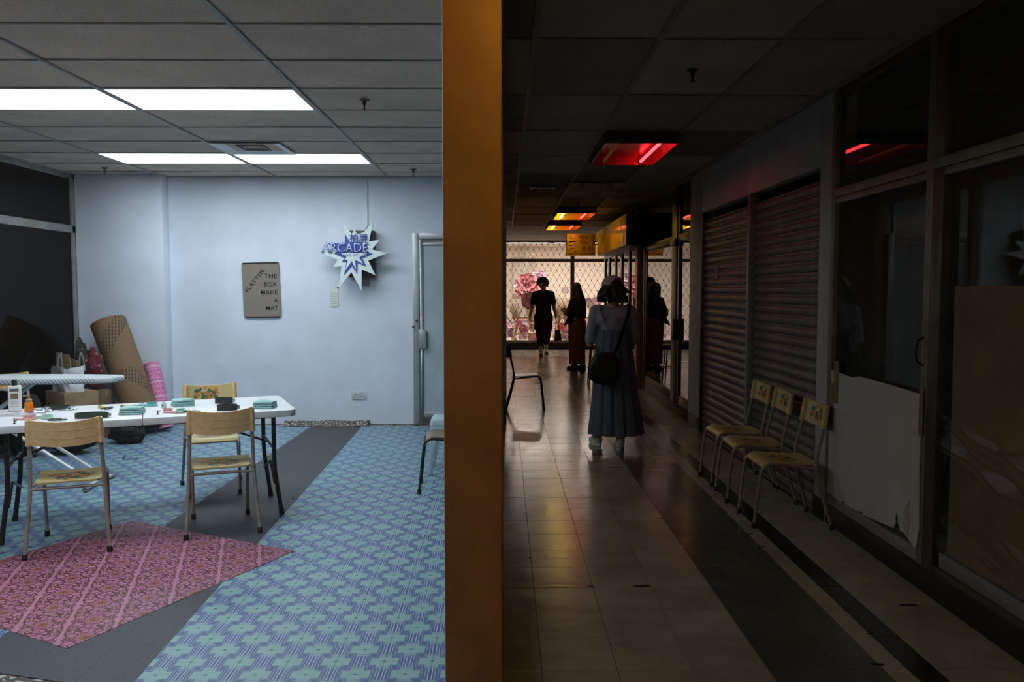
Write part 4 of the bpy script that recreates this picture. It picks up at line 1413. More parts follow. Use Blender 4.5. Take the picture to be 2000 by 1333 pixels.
B(-0.16, 0.16, -0.165, -0.155, 0.33, 0.41).build('apron', PB, t, bevel=0.002)

# stool standing beyond the woman in the corridor
t = thing('round_stool', 'slim legged stool hidden behind the woman in the dress', 'stool', (1.49, 13.2, 0))
MB().lathe([(0.0, 0.60), (0.15, 0.60), (0.16, 0.615), (0.15, 0.63), (0.0, 0.632)], 18, cap=False).build('seat', simple('pale_stool_seat', (0.55, 0.36, 0.22), .4), t)
for k in range(4):
    a = PI / 4 + k * PI / 2
    MB().tube([(0.11 * math.cos(a), 0.11 * math.sin(a), 0.6), (0.17 * math.cos(a), 0.17 * math.sin(a), 0.0)], 0.010, 8).build('leg', DK_TUBE, t)
MB().tube([(0.14 * math.cos(a), 0.14 * math.sin(a), 0.25) for a in [i * PI / 8 for i in range(16)]], 0.006, 6, closed=True).build('foot_ring', DK_TUBE, t)

# ------------------------------------------------------------------ folding table
TZ = 0.72
tbl = thing('folding_table', 'white folding table with black steel legs covered in craft things', 'table', (0, 0, 0.0015))
tbl.location = (-1.365, 5.331, 0.0)
ANGT = math.radians(23.5)
tbl.rotation_euler = (0, 0, ANGT)
TOPM = simple('white_table_plastic', (0.72, 0.73, 0.76), 0.4, var=0.04, bmp=0.08)
TL, TD = 1.86, 0.775


def rrect(x0, x1, y0, y1, r, corners):
    pts = []
    for (cx, cy, a0, key) in ((x1 - r, y0 + r, -90, 'br'), (x1 - r, y1 - r, 0, 'tr'), (x0 + r, y1 - r, 90, 'tl'), (x0 + r, y0 + r, 180, 'bl')):
        if key in corners:
            for k in range(7):
                a = math.radians(a0 + 15 * k)
                pts.append((cx + r * math.cos(a), cy + r * math.sin(a)))
        else:
            pts.append({'br': (x1, y0), 'tr': (x1, y1), 'tl': (x0, y1), 'bl': (x0, y0)}[key])
    return pts


seam = -0.925
for (x0, x1, cs) in ((seam + 0.0015, 0, ('br', 'tr')), (-TL, seam - 0.0015, ('tl', 'bl'))):
    MB().prism(rrect(x0, x1, 0, TD, 0.06, cs), lambda u, v, h: (u, v, h), TZ - 0.045, TZ).build('tabletop_half', TOPM, tbl, bevel=0.006)
for lx, sgn in ((-0.135, 1), (-1.66, -1)):
    for ly in (0.115, TD - 0.115):
        MB().tube([(lx, ly, TZ - 0.045), (lx, ly, 0.40), (lx + sgn * 0.005, ly + (0.012 if ly < .3 else -.012), 0.30), (lx + sgn * 0.045, ly, 0.0)], 0.0145, 10).build('leg', BLACK_STEEL, tbl)
        MB().tube([(lx + sgn * .045, ly, 0.0), (lx + sgn * .040, ly, 0.035)], 0.0175, 10).build('foot_cap', RUBBER, tbl)
    MB().tube([(lx, 0.115, 0.45), (lx, TD - 0.115, 0.45)], 0.010, 8).build('crossbar', BLACK_STEEL, tbl)
    MB().tube([(lx, 0.115, 0.22), (lx, 0.30, 0.33), (lx, TD - 0.115, 0.22)], 0.008, 8).build('spreader', BLACK_STEEL, tbl)
    MB().bar((lx, TD / 2, 0.45), (lx - sgn * 0.52, TD / 2, TZ - 0.06), 0.028, 0.012).build('brace', BLACK_STEEL, tbl)
MB().bar((-1.62, 0.12, TZ - 0.055), (-0.15, 0.12, TZ - 0.055), 0.02, 0.02).build('rail', BLACK_STEEL, tbl)
MB().bar((-1.62, TD - .12, TZ - 0.055), (-0.15, TD - .12, TZ - 0.055), 0.02, 0.02).build('rail', BLACK_STEEL, tbl)
ZT = TZ + 0.0018


def on_table(x, y):
    return on_z(x, y, ZT)


# bottles
t = thing('lotion_bottle', 'white shampoo bottle with a black cap on the table', 'bottle', on_table(30, 803), ANGT)
MB().prism(rrect(-.037, .037, -.022, .022, .012, ('br', 'tr', 'tl', 'bl')), lambda u, v, h: (u * (1 - .18 * max(0, .06 - h)), v, h), 0, 0.165).build('body', simple('white_bottle', (0.78, 0.78, 0.76), 0.3, var=0.03), t, bevel=0.006)
MB().lathe([(0.014, 0.164), (0.0155, 0.168), (0.0155, 0.200), (0.013, 0.203)], 14).build('cap', BLACK, t)
B(-.026, .026, -.0232, -.022, .128, .146).build('label', simple('dark_label', (0.10, 0.10, 0.09), 0.4), t, smooth=False)
B(-.021, .021, -.0232, -.022, .080, .116).build('label', simple('gold_label', (0.22, 0.18, 0.09), 0.4), t, smooth=False)
for k in range(4):
    B(-.026, .024 - .004 * (k % 2), -.0230, -.022, .030 + k * .010, .033 + k * .010).build('small_print', simple('grey_ink', (0.35, 0.36, 0.33), .5), t, smooth=False)
t = thing('pump_bottle', 'orange pump bottle with a tan nozzle on the table', 'bottle', on_table(57, 806), ANGT + .3)
ORG = simple('orange_liquid', (0.85, 0.20, 0.01), 0.2, var=0.06)
MB().prism(rrect(-.026, .026, -.026, .026, .008, ('br', 'tr', 'tl', 'bl')), lambda u, v, h: (u * (1 - h * 3.2), v * (1 - h * 3.2), h), 0, 0.066).build('body', ORG, t, bevel=0.004)
TANP = simple('tan_plastic', (0.40, 0.26, 0.11), 0.4)
MB().lathe([(0.018, 0.064), (0.019, 0.082), (0.013, 0.088), (0.006, 0.09), (0.006, 0.105)], 12).build('collar', TANP, t)
m = B(-.008, .008, -.008, .008, .100, .112)
m.box(-.034, -.006, -.005, .005, .104, .111)
m.build('nozzle', TANP, t, bevel=0.002)

# tape rings
TAPE_BK = simple('black_tape_roll', (0.022, 0.028, 0.027), 0.55, var=0.2)
TAPE_GN = simple('dark_green_belt', (0.028, 0.040, 0.030), 0.55, var=0.2)
for l, x, y, R, hgt, mt, ov in (('black strap ring nearest the far chair on the table', 434, 789, 0.060, 0.036, TAPE_BK, 0.7), ('black strap ring with a buckle at the right of the table', 440, 803, 0.064, 0.036, TAPE_BK, 0.75),
                                ('black strap ring behind the left tan chair', 170, 819, 0.095, 0.030, TAPE_GN, .55), ('dark green strap coil by the plastic bags', 105, 802, 0.085, 0.024, TAPE_GN, .45)):
    p = on_table(x, y)
    t = thing('strap_ring', l, 'strap ring', (p.x, p.y + R * .6, ZT), ANGT * .5, group='dark strap rings on the table')
    n = 36
    outer = [(R * math.cos(2 * PI * k / n), R * ov * math.sin(2 * PI * k / n)) for k in range(n)]
    vs, fs = [], []
    for k, (a, b) in enumerate(outer):
        s = 0.93
        vs += [(a, b, 0), (a, b, hgt), (a * s, b * s, hgt), (a * s, b * s, 0)]
        q = (k + 1) % n
        for e in range(4):
            fs.append((4 * k + e, 4 * q + e, 4 * q + (e + 1) % 4, 4 * k + (e + 1) % 4))
    MB().add(vs, fs).build('band', mt, t)
    B(R - 0.004, R + 0.014, -0.010, 0.010, 0.006, hgt - 0.006).build('buckle', simple('steel_buckle', (0.35, 0.35, 0.36), .3, .9), t, bevel=0.001)

# folded towels
TOWEL = simple('mint_towel', (0.33, 0.55, 0.53), 0.9, var=0.10, scale=50, bmp=0.6, bscale=250)
for l, x, y, rz in (('folded mint towel behind the left tan chair on the table', 253, 810, 0.15), ('folded mint towel beside the far flowered chair', 353, 794, 0.55), ('folded mint towel at the right end of the table', 514, 798, -0.05)):
    p = on_table(x, y)
    t = thing('folded_towel', l, 'towel', (p.x, p.y + 0.035, ZT), rz, group='folded mint towels')
    for k in range(3):
        w, dd, h0 = 0.068 - 0.002 * k, 0.052 - 0.002 * k, 0.0155 * k

        def f(u, v, o=0):
            x_ = (2 * u - 1) * w
            e = max(abs(2 * u - 1), abs(2 * v - 1))
            z_ = h0 + (0.0005 if o == 0 else 0.0148 + 0.0022 * math.sin(5 * u + k * 2 + 3 * v) - 0.004 * max(0, (e - .85) / .15) ** 2)
            return (x_ + 0.003 * math.sin(6 * v + k), (2 * v - 1) * dd + 0.003 * math.sin(7 * u + 2 * k), z_)
        MB().grid(10, 8, lambda u, v: f(u, v, 1), thick=lambda u, v: f(u, v, 0)).build('fold', TOWEL, t)

# hair brushes
for l, x, y, mcol, rz in (('pink paddle hairbrush left of the mint green one', 58, 820, (0.75, 0.42, 0.44), .3), ('mint green hairbrush behind the left tan chair', 92, 818, (0.40, 0.66, 0.52), -.2),
                          ('pink hairbrush near the middle of the table', 328, 806, (0.75, 0.42, 0.44), 2.6), ('mint green hairbrush near the middle of the table', 353, 806, (0.40, 0.66, 0.52), -1.3), ('teal hairbrush at the table seam', 297, 793, (0.18, 0.50, 0.50), .2)):
    p = on_table(x, y)
    mt = simple('brush_%d' % int(mcol[0] * 100), mcol, 0.4, var=0.05)
    t = thing('hair_brush', l, 'hairbrush', (p.x, p.y, ZT), rz, group='hairbrushes on the table')
    MB().prism([(0.038 * math.cos(a), 0.028 * math.sin(a)) for a in [i * PI / 10 for i in range(20)]], lambda u, v, h: (u, v, h), 0.0, 0.010).build('pad', mt, t, bevel=0.003)
    MB().tube([(-.034, 0, .006), (-.055, 0, .007), (-.085, 0, .007)], [.007, .008, .009], 8).build('handle', mt, t)
    m = MB()
    for i in range(-4, 5):
        for j in range(-3, 4):
            if (i / 4.5) ** 2 + (j / 3.6) ** 2 < 1:
                m.tube([(i * .0075, j * .0075, .009), (i * .0078, j * .0078, .026)], 0.0011, 4)
    tag(m.build('bristles', mt, t), kind='stuff')

# small tools
YEL = simple('yellow_grip', (0.75, 0.55, 0.02), 0.4)
STEEL = simple('dull_steel', (0.12, 0.12, 0.125), 0.35, 0.8)


def cutter(l, x, y, gm, rz, cat='pliers'):
    p = on_table(x, y)
    t = thing('hand_pliers', l, cat, (p.x, p.y, ZT), rz, group='pliers and clips on the table')
    for s in (-1, 1):
        MB().tube(bez((0.0, 0, .008), (-.03, s * .022, .008), (-.065, s * .014, .008), 4), 0.0055, 6).build('grip', gm, t)
        MB().tube([(0, 0, .008), (.018, s * .006, .008), (.038, s * .001, .008)], [.007, .006, .003], 6).build('jaw', STEEL, t)
    MB().lathe([(0.007, 0.001), (0.007, 0.015)], 10).build('pivot', STEEL, t)


cutter('yellow handled pliers by the black snips', 196, 797, YEL, 2.2)
cutter('black handled snips between the yellow pliers', 214, 799, BLACK, 1.4)
cutter('long yellow handled pliers near the table seam', 260, 795, YEL, 0.1)
cutter('black hair clip behind the left tan chair', 118, 822, BLACK, .2, 'clip')
cutter('black hair clip beside the mint green hairbrush', 380, 806, BLACK, 0.0, 'clip')
for l, x, y, mt in (('small dark spool near the table seam', 308, 810, STEEL), ('small dark peg between the pliers', 237, 799, STEEL), ('small steel hook near the left edge of the table', 28, 828, STEEL)):
    p = on_table(x, y)
    t = thing('thread_spool', l, 'spool', p, 0.2, group='little metal bits on the table')
    MB().lathe([(0.008, 0), (0.008, 0.003), (0.004, 0.005), (0.004, 0.019), (0.008, 0.021), (0.008, 0.024)], 10).build('spool', mt, t)
    MB().tube([(0, 0, .012), (0.012, 0, .016), (0.016, 0, .026)], 0.002, 5).build('wire', mt, t)
p = on_table(320, 797)
t = thing('shuttlecock_brush', 'small white spiky ball standing beyond the table seam', 'brush', p)
MB().lathe([(0.014, 0), (0.018, 0.012), (0.012, 0.032), (0.003, 0.042)], 12).build('body', simple('white_fluff', (0.6, 0.63, 0.64), .9), t)
MB().ball((0, -0.0155, 0.018), 0.0055, 8, m=5).build('eye', BLACK, t)
m = MB()
rnd = random.Random(4)
for k in range(40):
    a, b = rnd.uniform(0, 2 * PI), rnd.uniform(0.0, 1.3)
    d0 = Vector((math.cos(a) * math.cos(b), math.sin(a) * math.cos(b), math.sin(b)))
    m.tube([Vector((0, 0, .015)) + d0 * .012, Vector((0, 0, .015)) + d0 * .024], .0012, 4)
tag(m.build('bristles', simple('white_fluff', (0.6, 0.63, 0.64), .9), t), kind='stuff')

# crumpled clear bags
FILM = glass('crumpled_cellophane', (0.80, 0.82, 0.88), 0.16, 0.12, smudge=0.35)


def crumple(name, l, loc, w, d_, h, seed, mat, cat, n=14, grp=None):
    ph = [random.Random(seed + i).uniform(0, 6.28) for i in range(6)]

    def f(u, v, top=True):
        x_, y_ = (2 * u - 1), (2 * v - 1)
        e = max(0, 1 - x_ ** 4) * max(0, 1 - y_ ** 4)
        hh = h * e * (0.55 + 0.25 * math.sin(7 * u + ph[0] + 4 * v) + 0.2 * math.sin(13 * v + ph[1] - 5 * u))
        wob = 0.08 * math.sin(9 * v + ph[2])
        wob2 = 0.08 * math.sin(8 * u + ph[3])
        return (x_ * w * (1 + wob), y_ * d_ * (1 + wob2), max(0.002, hh) if top else 0.0003)
    m = MB().grid(n, n, lambda u, v: f(u, v), thick=lambda u, v: f(u, v, False))
    o = m.build(name, mat)
    o.location = loc
    return tag(o, l, cat, grp)


SILV = simple('silvery_wrapper', (0.62, 0.60, 0.62), 0.25, 0.3, 0.25, 30)
for l, x, y, w, dd, h, sd, mt in (('silvery plastic wrapper in front of the white bottle', 30, 812, .10, .05, .016, 1, SILV), ('crumpled clear bag behind the green hairbrush', 76, 806, .06, .06, .035, 2, FILM), ('crumpled clear bag at the dark green strap coil', 132, 801, .05, .04, .025, 3, FILM), ('clear plastic scrap by the teal hairbrush', 279, 792, .022, .02, .02, 5, FILM)):
    p = on_table(x, y)
    crumple('plastic_bag', l, (p.x, p.y + dd * .3, ZT), w, dd, h, sd, mt, 'plastic bag', grp='plastic wrappers on the table')

#SECTION_CORNER
# ------------------------------------------------------------------ things on the back wall
INK = simple('black_weave_ink', (0.02, 0.018, 0.015), 0.8)
def m_flatmat():
    m, nt, bs = new_mat('woven_card_mat')
    vec, x, y, z = coords(nt)
    a = (z * 900.0).sin() * ((x * 420.0).sin())
    c = mix(nt, (a + 1.0) * 0.5, (0.13, 0.10, 0.08), (0.36, 0.31, 0.26))
    c = mix(nt, (noise(nt, vec, 9) - 0.4) * 1.2, c, (0.30, 0.27, 0.23))
    nt.links.new(c, bs.inputs['Base Color'])
    bs.inputs['Roughness'].default_value = 0.85
    bump(nt, bs, a, 0.4, 0.003)
    return m
yw = RB
t = thing('wall_mat', 'woven brown mat reading FLATTEN THE BOX MAKE A MAT on the wall', 'wall mat', (-2.909, RB - 0.012, 1.205))
quad = [(0.02, 0.0), (0.425, 0.008), (0.408, 0.602), (0.0, 0.592)]
MB().prism(quad, lambda u, v, h: (u, h, v), -0.004, 0.004).build('weave', m_flatmat(), t, smooth=False)
MB().bar((0.008, -0.005, 0.597), (0.405, -0.005, 0.606), 0.012, 0.012).build('binding', INK, t)
MB().bar((0.03, -0.005, 0.0), (0.412, -0.005, 0.004), 0.012, 0.012).build('binding', INK, t)
for k in range(44):
    pass
fr = MB()
for k in range(70):
    v = 0.01 + 0.575 * k / 70
    for s, x_ in ((-1, 0.02 - 0.02 * v / 0.59), (1, 0.425 - 0.017 * v / .59)):
        fr.box(min(x_, x_ + s * random.uniform(.004, .012)), max(x_, x_ + s * .006), -0.002, 0.002, v, v + 0.005)
tag(fr.build('fringe', simple('card_fringe', (0.30, 0.22, 0.17), .9), t, smooth=False), kind='stuff')
for txt, w, zz, x1 in (('THE', 0.138, 0.432, 0.385), ('BOX', 0.138, 0.343, 0.385), ('MAKE', 0.185, 0.254, 0.390), ('A', 0.040, 0.167, 0.392), ('MAT', 0.138, 0.078, 0.395)):
    put_text(txt, w, 0.047, (x1 - w, -0.0045, zz), INK, t, extrude=0.002, offset=0.003)
put_text('FLATTEN', 0.30, 0.042, (0.062, -0.0045, 0.275), INK, t, rot=(0, -math.radians(51), 0), extrude=0.002, offset=0.004)

# star sign
BLUE_INK = simple('royal_blue_acrylic', (0.035, 0.07, 0.36), 0.35, var=0.05)
STAR_W = simple('mint_white_acrylic', (0.66, 0.76, 0.76), 0.35, var=0.03)
LAV = simple('lavender_lettering', (0.42, 0.44, 0.66), 0.4, var=0.04)
bxm = thing('wall_box', 'black box mounted on the wall behind the star sign', 'wall box', (-1.575, RB, 1.9))
B(-0.150, 0.150, -0.13, 0, -0.255, 0.255).build('body', BLACK, bxm, bevel=0.006)
for a in (-1, 1):
    for b in (-1, 1):
        MB().lathe([(0.007, 0), (0.007, 0.004)], 8, (a * .13, -0.13, b * .23), mat=Matrix.Rotation(PI / 2, 3, 'X')).build('screw', STEEL, bxm)
B(-0.06, 0.07, -0.03, 0, -0.345, -0.262).build('socket_plate', ALU_GREY, bxm, bevel=0.004)
SX, SZ, SO = 0.1425 * 9.0 / F_PX, 0.1425 * 9.0 / F_PX, None
sy = RB - 0.19
k9 = 0.1425 * (sy / F_PX) * 1.004
star = thing('star_sign', 'starburst sign reading ARCADE PAK PENG on the back wall', 'sign', (0, 0, 0))
c0 = at_y(600 + 620 * .1425, 430 + 450 * .1425, sy)
star.location = c0
def SP(u, v):
    return ((u - 620) * k9, -(v - 450) * k9)
outer = [(505, 40), (572, 150), (618, 195), (650, 140), (690, 200), (775, 175), (910, 30), (872, 185), (845, 300), (995, 275), (885, 405), (1100, 452), (835, 555), (928, 752), (745, 675), (742, 970), (605, 712), (430, 940), (470, 635), (360, 640), (425, 545), (200, 455), (330, 400), (240, 310), (440, 315), (520, 315)]
MB().prism([SP(*q) for q in outer], lambda u, v, h: (u, h, v), -0.012, 0.012).build('burst', STAR_W, star, smooth=False)
blue = [(525, 195), (592, 305), (830, 310), (800, 420), (895, 465), (755, 518), (808, 635), (690, 585), (685, 735), (613, 625), (508, 748), (542, 575), (480, 572), (520, 520), (375, 460), (440, 430), (285, 320), (525, 322)]
MB().prism([SP(*q) for q in blue], lambda u, v, h: (u, h, v), -0.020, -0.0125).build('blue_burst', BLUE_INK, star, smooth=False)
inner = [(465, 452), (830, 452), (715, 515), (770, 600), (662, 548), (672, 680), (615, 565), (525, 690), (562, 548), (512, 552), (548, 505)]
MB().prism([SP(*q) for q in inner], lambda u, v, h: (u, h, v), -0.026, -0.0205).build('white_burst', STAR_W, star, smooth=False)
def ST(txt, x0, x1, y0, y1, h, mat, off=0.0, ex=0.003):
    a, b = SP(x0, y1), SP(x1, y0)
    return put_text(txt, b[0] - a[0], b[1] - a[1], (a[0], h, a[1]), mat, star, extrude=ex, offset=off)
ST('ARCADE', 208, 840, 313, 449, -0.0265, BLUE_INK, 0.03, 0.003)
ST('ARCADE', 216, 832, 321, 441, -0.030, simple('pale_lettering', (0.62, 0.66, 0.80), .4), -0.004, 0.002)
ST('PAK PENG', 490, 808, 458, 500, -0.0265, LAV, 0.004, 0.003)
ST('柏屏', 590, 830, 190, 305, -0.0265, BLUE_INK, 0.008, 0.003)
MB().tube([(0.03, 0.012, 0), (0.03, 0.05, 0)], 0.012, 8).build('stand_off', STEEL, star)
MB().tube([(-.07, 0.012, -.10), (-.07, 0.05, -.10)], 0.012, 8).build('stand_off', STEEL, star)

p0 = at_y(717, 347, RB)
o = MB().tube([(p0.x, RB - 0.008, RZ - 0.01), (p0.x, RB - 0.008, 2.21), (p0.x - 0.035, RB - 0.008, 2.165), (p0.x - 0.035, RB - .008, 2.155)], 0.008, 8).build('conduit', simple('white_conduit', (0.60, 0.65, 0.72), .5))
tag(o, 'thin white cable conduit running from the ceiling to the star sign', 'conduit')
# paper slip pinned below the sign
p0 = at_y(645, 599, RB - .004)
t = thing('wall_label', 'small cream text slip pinned under the star sign', 'label', (p0.x, RB - 0.002, p0.z))
MB().grid(4, 6, lambda u, v: (0.092 * u, -0.004 - 0.006 * math.sin(u * PI), 0.205 * v), thick=lambda u, v: (0.092 * u, -0.0032 - 0.006 * math.sin(u * PI), 0.205 * v)).build('slip', simple('cream_slip', (0.66, 0.68, 0.62), .8), t)
for k in range(5):
    B(0.012, 0.07 - 0.008 * (k % 3), -0.0118, -0.0108, 0.03 + 0.028 * k, 0.036 + 0.028 * k).build('text_line', simple('faint_ink', (0.46, 0.48, 0.44), .8), t, smooth=False)
B(0.080, 0.100, -0.014, 0, 0.205, 0.220).build('clip', BLACK, t, bevel=0.002)
# twin socket
t = thing('wall_socket', 'white twin power socket low on the back wall', 'socket', (-1.713, RB, 0.285))
B(0, 0.166, -0.012, 0, 0, 0.086).build('plate', simple('white_socket', (0.60, 0.63, 0.64), .4), t, bevel=0.003)
for s in (0.045, 0.121):
    for (dx, dz, w, h_) in ((0, 0.052, .008, .014), (-0.014, 0.026, .012, .007), (0.014, 0.026, .012, .007)):
        B(s + dx - w / 2, s + dx + w / 2, -0.0135, -0.012, dz - h_ / 2, dz + h_ / 2).build('pin_hole', BLACK, t, smooth=False)
for s in (0.070, 0.096):
    B(s - .008, s + .008, -0.017, -0.012, 0.052, 0.072).build('rocker', simple('white_socket', (0.60, 0.63, 0.64), .4), t, bevel=0.002)

# ------------------------------------------------------------------ ironing board and the clutter in the corner
BOARD = None
def m_board():
    m, nt, bs = new_mat('grey_chevron_cover')
    vec, x, y, z = coords(nt)
    q = ((x * 34.0) + (y * 30.0) + (z * 28.0)).fr()
    c = mix(nt, q.lt(0.30) * ((y * 8.0).fr().gt(0.25)), (0.55, 0.58, 0.60), (0.20, 0.24, 0.25))
    nt.links.new(c, bs.inputs['Base Color'])
    bs.inputs['Roughness'].default_value = 0.8
    return m
WHITE_TUBE = simple('white_enamel_tube', (0.62, 0.64, 0.68), 0.35, 0.1, .06)
t = thing('ironing_board', 'ironing board with a grey striped cover and white folding legs', 'ironing board', (-3.65, 6.22, 0.0), math.radians(3))
prof = []
for k in range(13):
    a = -PI / 2 + PI * k / 12
    prof.append((0.62 + 0.10 * math.cos(a), 0.115 * math.sin(a)))
poly = [(-1.0, -0.19), (-0.1, -0.19), (0.25, -0.18)] + prof + [(0.25, 0.18), (-0.1, 0.19), (-1.0, 0.19)]
MB().prism(poly, lambda u, v, h: (u, v, h), 0.80, 0.846).build('cover', m_board(), t, bevel=0.014, seg=3)
L1 = [(-0.62, 0.77), (0.52, 0.03)]
MB().tube([(-0.58, 0.10, 0.79), (0.50, 0.10, 0.05)], 0.014, 10).build('leg', WHITE_TUBE, t)
MB().tube([(-0.58, -0.10, 0.79), (0.50, -0.10, 0.05)], 0.014, 10).build('leg', WHITE_TUBE, t)
MB().tube([(0.52, -0.22, 0.022), (0.515, 0, 0.045), (0.52, 0.22, 0.022)], 0.014, 10).build('foot_bar', WHITE_TUBE, t)
MB().tube([(0.05, 0.0, 0.79), (-0.95, 0.0, 0.05)], 0.016, 10).build('leg', WHITE_TUBE, t)
MB().tube([(-0.96, -0.20, 0.02), (-0.96, 0.20, 0.02)], 0.014, 10).build('foot_bar', WHITE_TUBE, t)
for e in (-1, 1):
    MB().lathe([(0.019, -0.022), (0.021, 0), (0.019, 0.022)], 10, (0.52, e * 0.23, 0.021), mat=Matrix.Rotation(PI / 2, 3, 'X')).build('foot_cap', simple('grey_cap', (0.25, 0.27, 0.29), .5), t)
MB().tube([(-0.30, -0.12, 0.79), (-0.05, -0.15, 0.755), (0.05, -.12, 0.79)], 0.006, 6).build('lever', WHITE_TUBE, t)

# big woven roll leaning in the corner
def roll(name, label, base, top, R, mat, matin, turns=2.2, cat='rolled mat', n=60, flare=0.0, thick=0.008):
    base, top = Vector(base), Vector(top)
    ax = top - base
    L = ax.length
    t = thing(name, label, cat, base)
    q = Vector((0, 0, 1)).rotation_difference(ax.normalized())
    t.rotation_mode = 'QUATERNION'
    t.rotation_quaternion = q
    m = MB()

    def P(s, z, o=0.0):
        a = s * turns * 2 * PI
        r = R * (0.62 + 0.38 * s) * (1 + flare * (z / L)) - o
        return (r * math.cos(a + 1.1), r * math.sin(a + 1.1), z)
    m.grid(n, 6, lambda u, v: P(u, v * L), thick=lambda u, v: P(u, v * L, thick))
    m.build('mat_sheet', mat, t)
    return t


MATW = m_weave('woven_pandan_mat', (0.30, 0.18, 0.09), (0.22, 0.135, 0.07), 460, 420, (0.035, 0.03, 0.03))
rl = roll('rolled_mat', 'large brown woven mat rolled up and leaning in the corner', (-3.745, 8.47, 0.085), (-4.235, 8.72, 1.16), 0.178, MATW, MATW, flare=0.10, turns=2.1, n=84)
B(-0.02, 0.02, -0.001, 0.001, 0, 0.05).build('tag', simple('cream_tag', (0.6, 0.52, 0.34), .7), rl, smooth=False).location = (-0.03, -0.185, 0.11)
def m_greek():
    m, nt, bs = new_mat('pink_key_pattern_mat')
    vec, x, y, z = coords(nt)
    a = x.op('ARCTAN2', y) / (2 * PI)
    u, v = (a * 14.0).fr(), (z / 0.05).fr()
    key = ((u - 0.5).ab().gt(0.38)).mx((v - 0.5).ab().gt(0.36)).mx((u - .5).ab().lt(0.12) * v.lt(0.6))
    n = noise(nt, vec, 60)
    c = mix(nt, key * 0.6, (0.55, 0.09, 0.28), (0.70, 0.38, 0.52))
    c = mix(nt, n.gt(0.6) * 0.5, c, (0.70, 0.36, 0.52))
    c = mix(nt, ((z / 0.17).fr() - 0.5).ab().gt(0.46), c, (0.72, 0.42, 0.55))
    nt.links.new(c, bs.inputs['Base Color'])
    bs.inputs['Roughness'].default_value = 0.6
    return m
roll('rolled_mat', 'pink patterned mat rolled up and leaning on the wall beside the woven one', (-3.62, 8.66, 0.03), (-3.83, 8.83, 0.71), 0.088, m_greek(), MATW, turns=2.4, n=60)
t = roll('rolled_mat', 'cream backed mat roll tucked between the woven and the pink rolls', (-3.80, 8.74, 0.02), (-3.975, 8.82, 0.70), 0.055, simple('cream_mat_back', (0.40, 0.35, 0.29), .7, var=.2), MATW, turns=2.0, n=40)

# cardboard boxes
def carton(label, c, size, rz, mat=CARD, grp='cardboard boxes in the corner'):
    t = thing('carton', label, 'box', c, rz, group=grp)
    w, d_, h = (q / 2 for q in size)
    B(-w, w, -d_, d_, 0, size[2]).build('body', mat, t, bevel=0.004)
    for s in (-1, 1):
        B(-w + .002, w - .002, min(s * .003, s * (d_ - .002)), max(s * .003, s * (d_ - .002)), size[2], size[2] + 0.004).build('flap', mat, t, smooth=False)
    B(-w - .0008, w + .0008, -0.024, 0.024, size[2] - .06, size[2] + 0.0048).build('tape', simple('buff_tape', (0.30, 0.21, 0.12), .4), t, smooth=False)
    return t


c1 = carton('cardboard box carrying the white tote bag', (-4.20, 7.90, 0.002), (0.40, 0.32, 0.525), math.radians(-38))
for z in (0.40, 0.33):
    MB().lathe([(0.022, 0), (0.022, 0.001)], 14, (-0.13, -0.161, z), mat=Matrix.Rotation(PI / 2, 3, 'X')).build('printed_mark', simple('print_brown', (0.08, 0.05, 0.03), .8), c1)
carton('low cardboard box beside the large woven roll', (-4.165, 8.31, 0.002), (0.20, 0.20, 0.48), 0.0, simple('dark_cardboard', (0.17, 0.105, 0.06), .8))

# tote bag with cardboard scraps
CANVAS = simple('white_canvas', (0.64, 0.64, 0.68), 0.85, var=0.05, bmp=0.3, bscale=200)
t = thing('tote_bag', 'white printed canvas tote bag standing on the cardboard box', 'bag', (-4.22, 7.88, 0.532), math.radians(-38))
def bagf(u, v, o=0.0):
    a = 2 * PI * u
    w, dd = 0.165 - 0.01 * v, 0.085 + 0.02 * v
    e = 0.35
    cx = math.copysign(abs(math.cos(a)) ** e, math.cos(a))
    cy = math.copysign(abs(math.sin(a)) ** e, math.sin(a))
    wr = 0.006 * math.sin(5 * a + 9 * v)
    return (cx * (w + wr - o), cy * (dd + wr - o), 0.235 * v + 0.010 * math.sin(3 * a) * v)
m = MB().grid(48, 10, lambda u, v: bagf(u, v), thick=lambda u, v: bagf(u, v, 0.003))
m.build('body', CANVAS, t)
MB().prism([(0.155, 0.08), (-0.155, 0.08), (-0.155, -0.08), (0.155, -0.08)], lambda u, v, h: (u, v, h), 0.002, 0.008).build('base', CANVAS, t, smooth=False)
for s in (-1, 1):
    pts = bez((0.01, s * .10, 0.20), (0.05, s * .10, 0.52), (0.135, s * 0.10, 0.20), 10)
    MB().tube(pts, 0.015, 6, flat=0.15).build('handle', CANVAS, t)
GREYP = simple('grey_print', (0.25, 0.26, 0.28), .8)
for z, w in ((0.205, .26), (0.195, .22), (0.178, .24), (0.168, .15)):
    B(-w / 2, w / 2, -0.116, -0.1135, z, z + 0.003).build('print_line', GREYP, t, smooth=False)
put_text('DV', 0.12, 0.045, (0.0, -0.102, 0.03), GREYP, t, extrude=0.006, name='print')
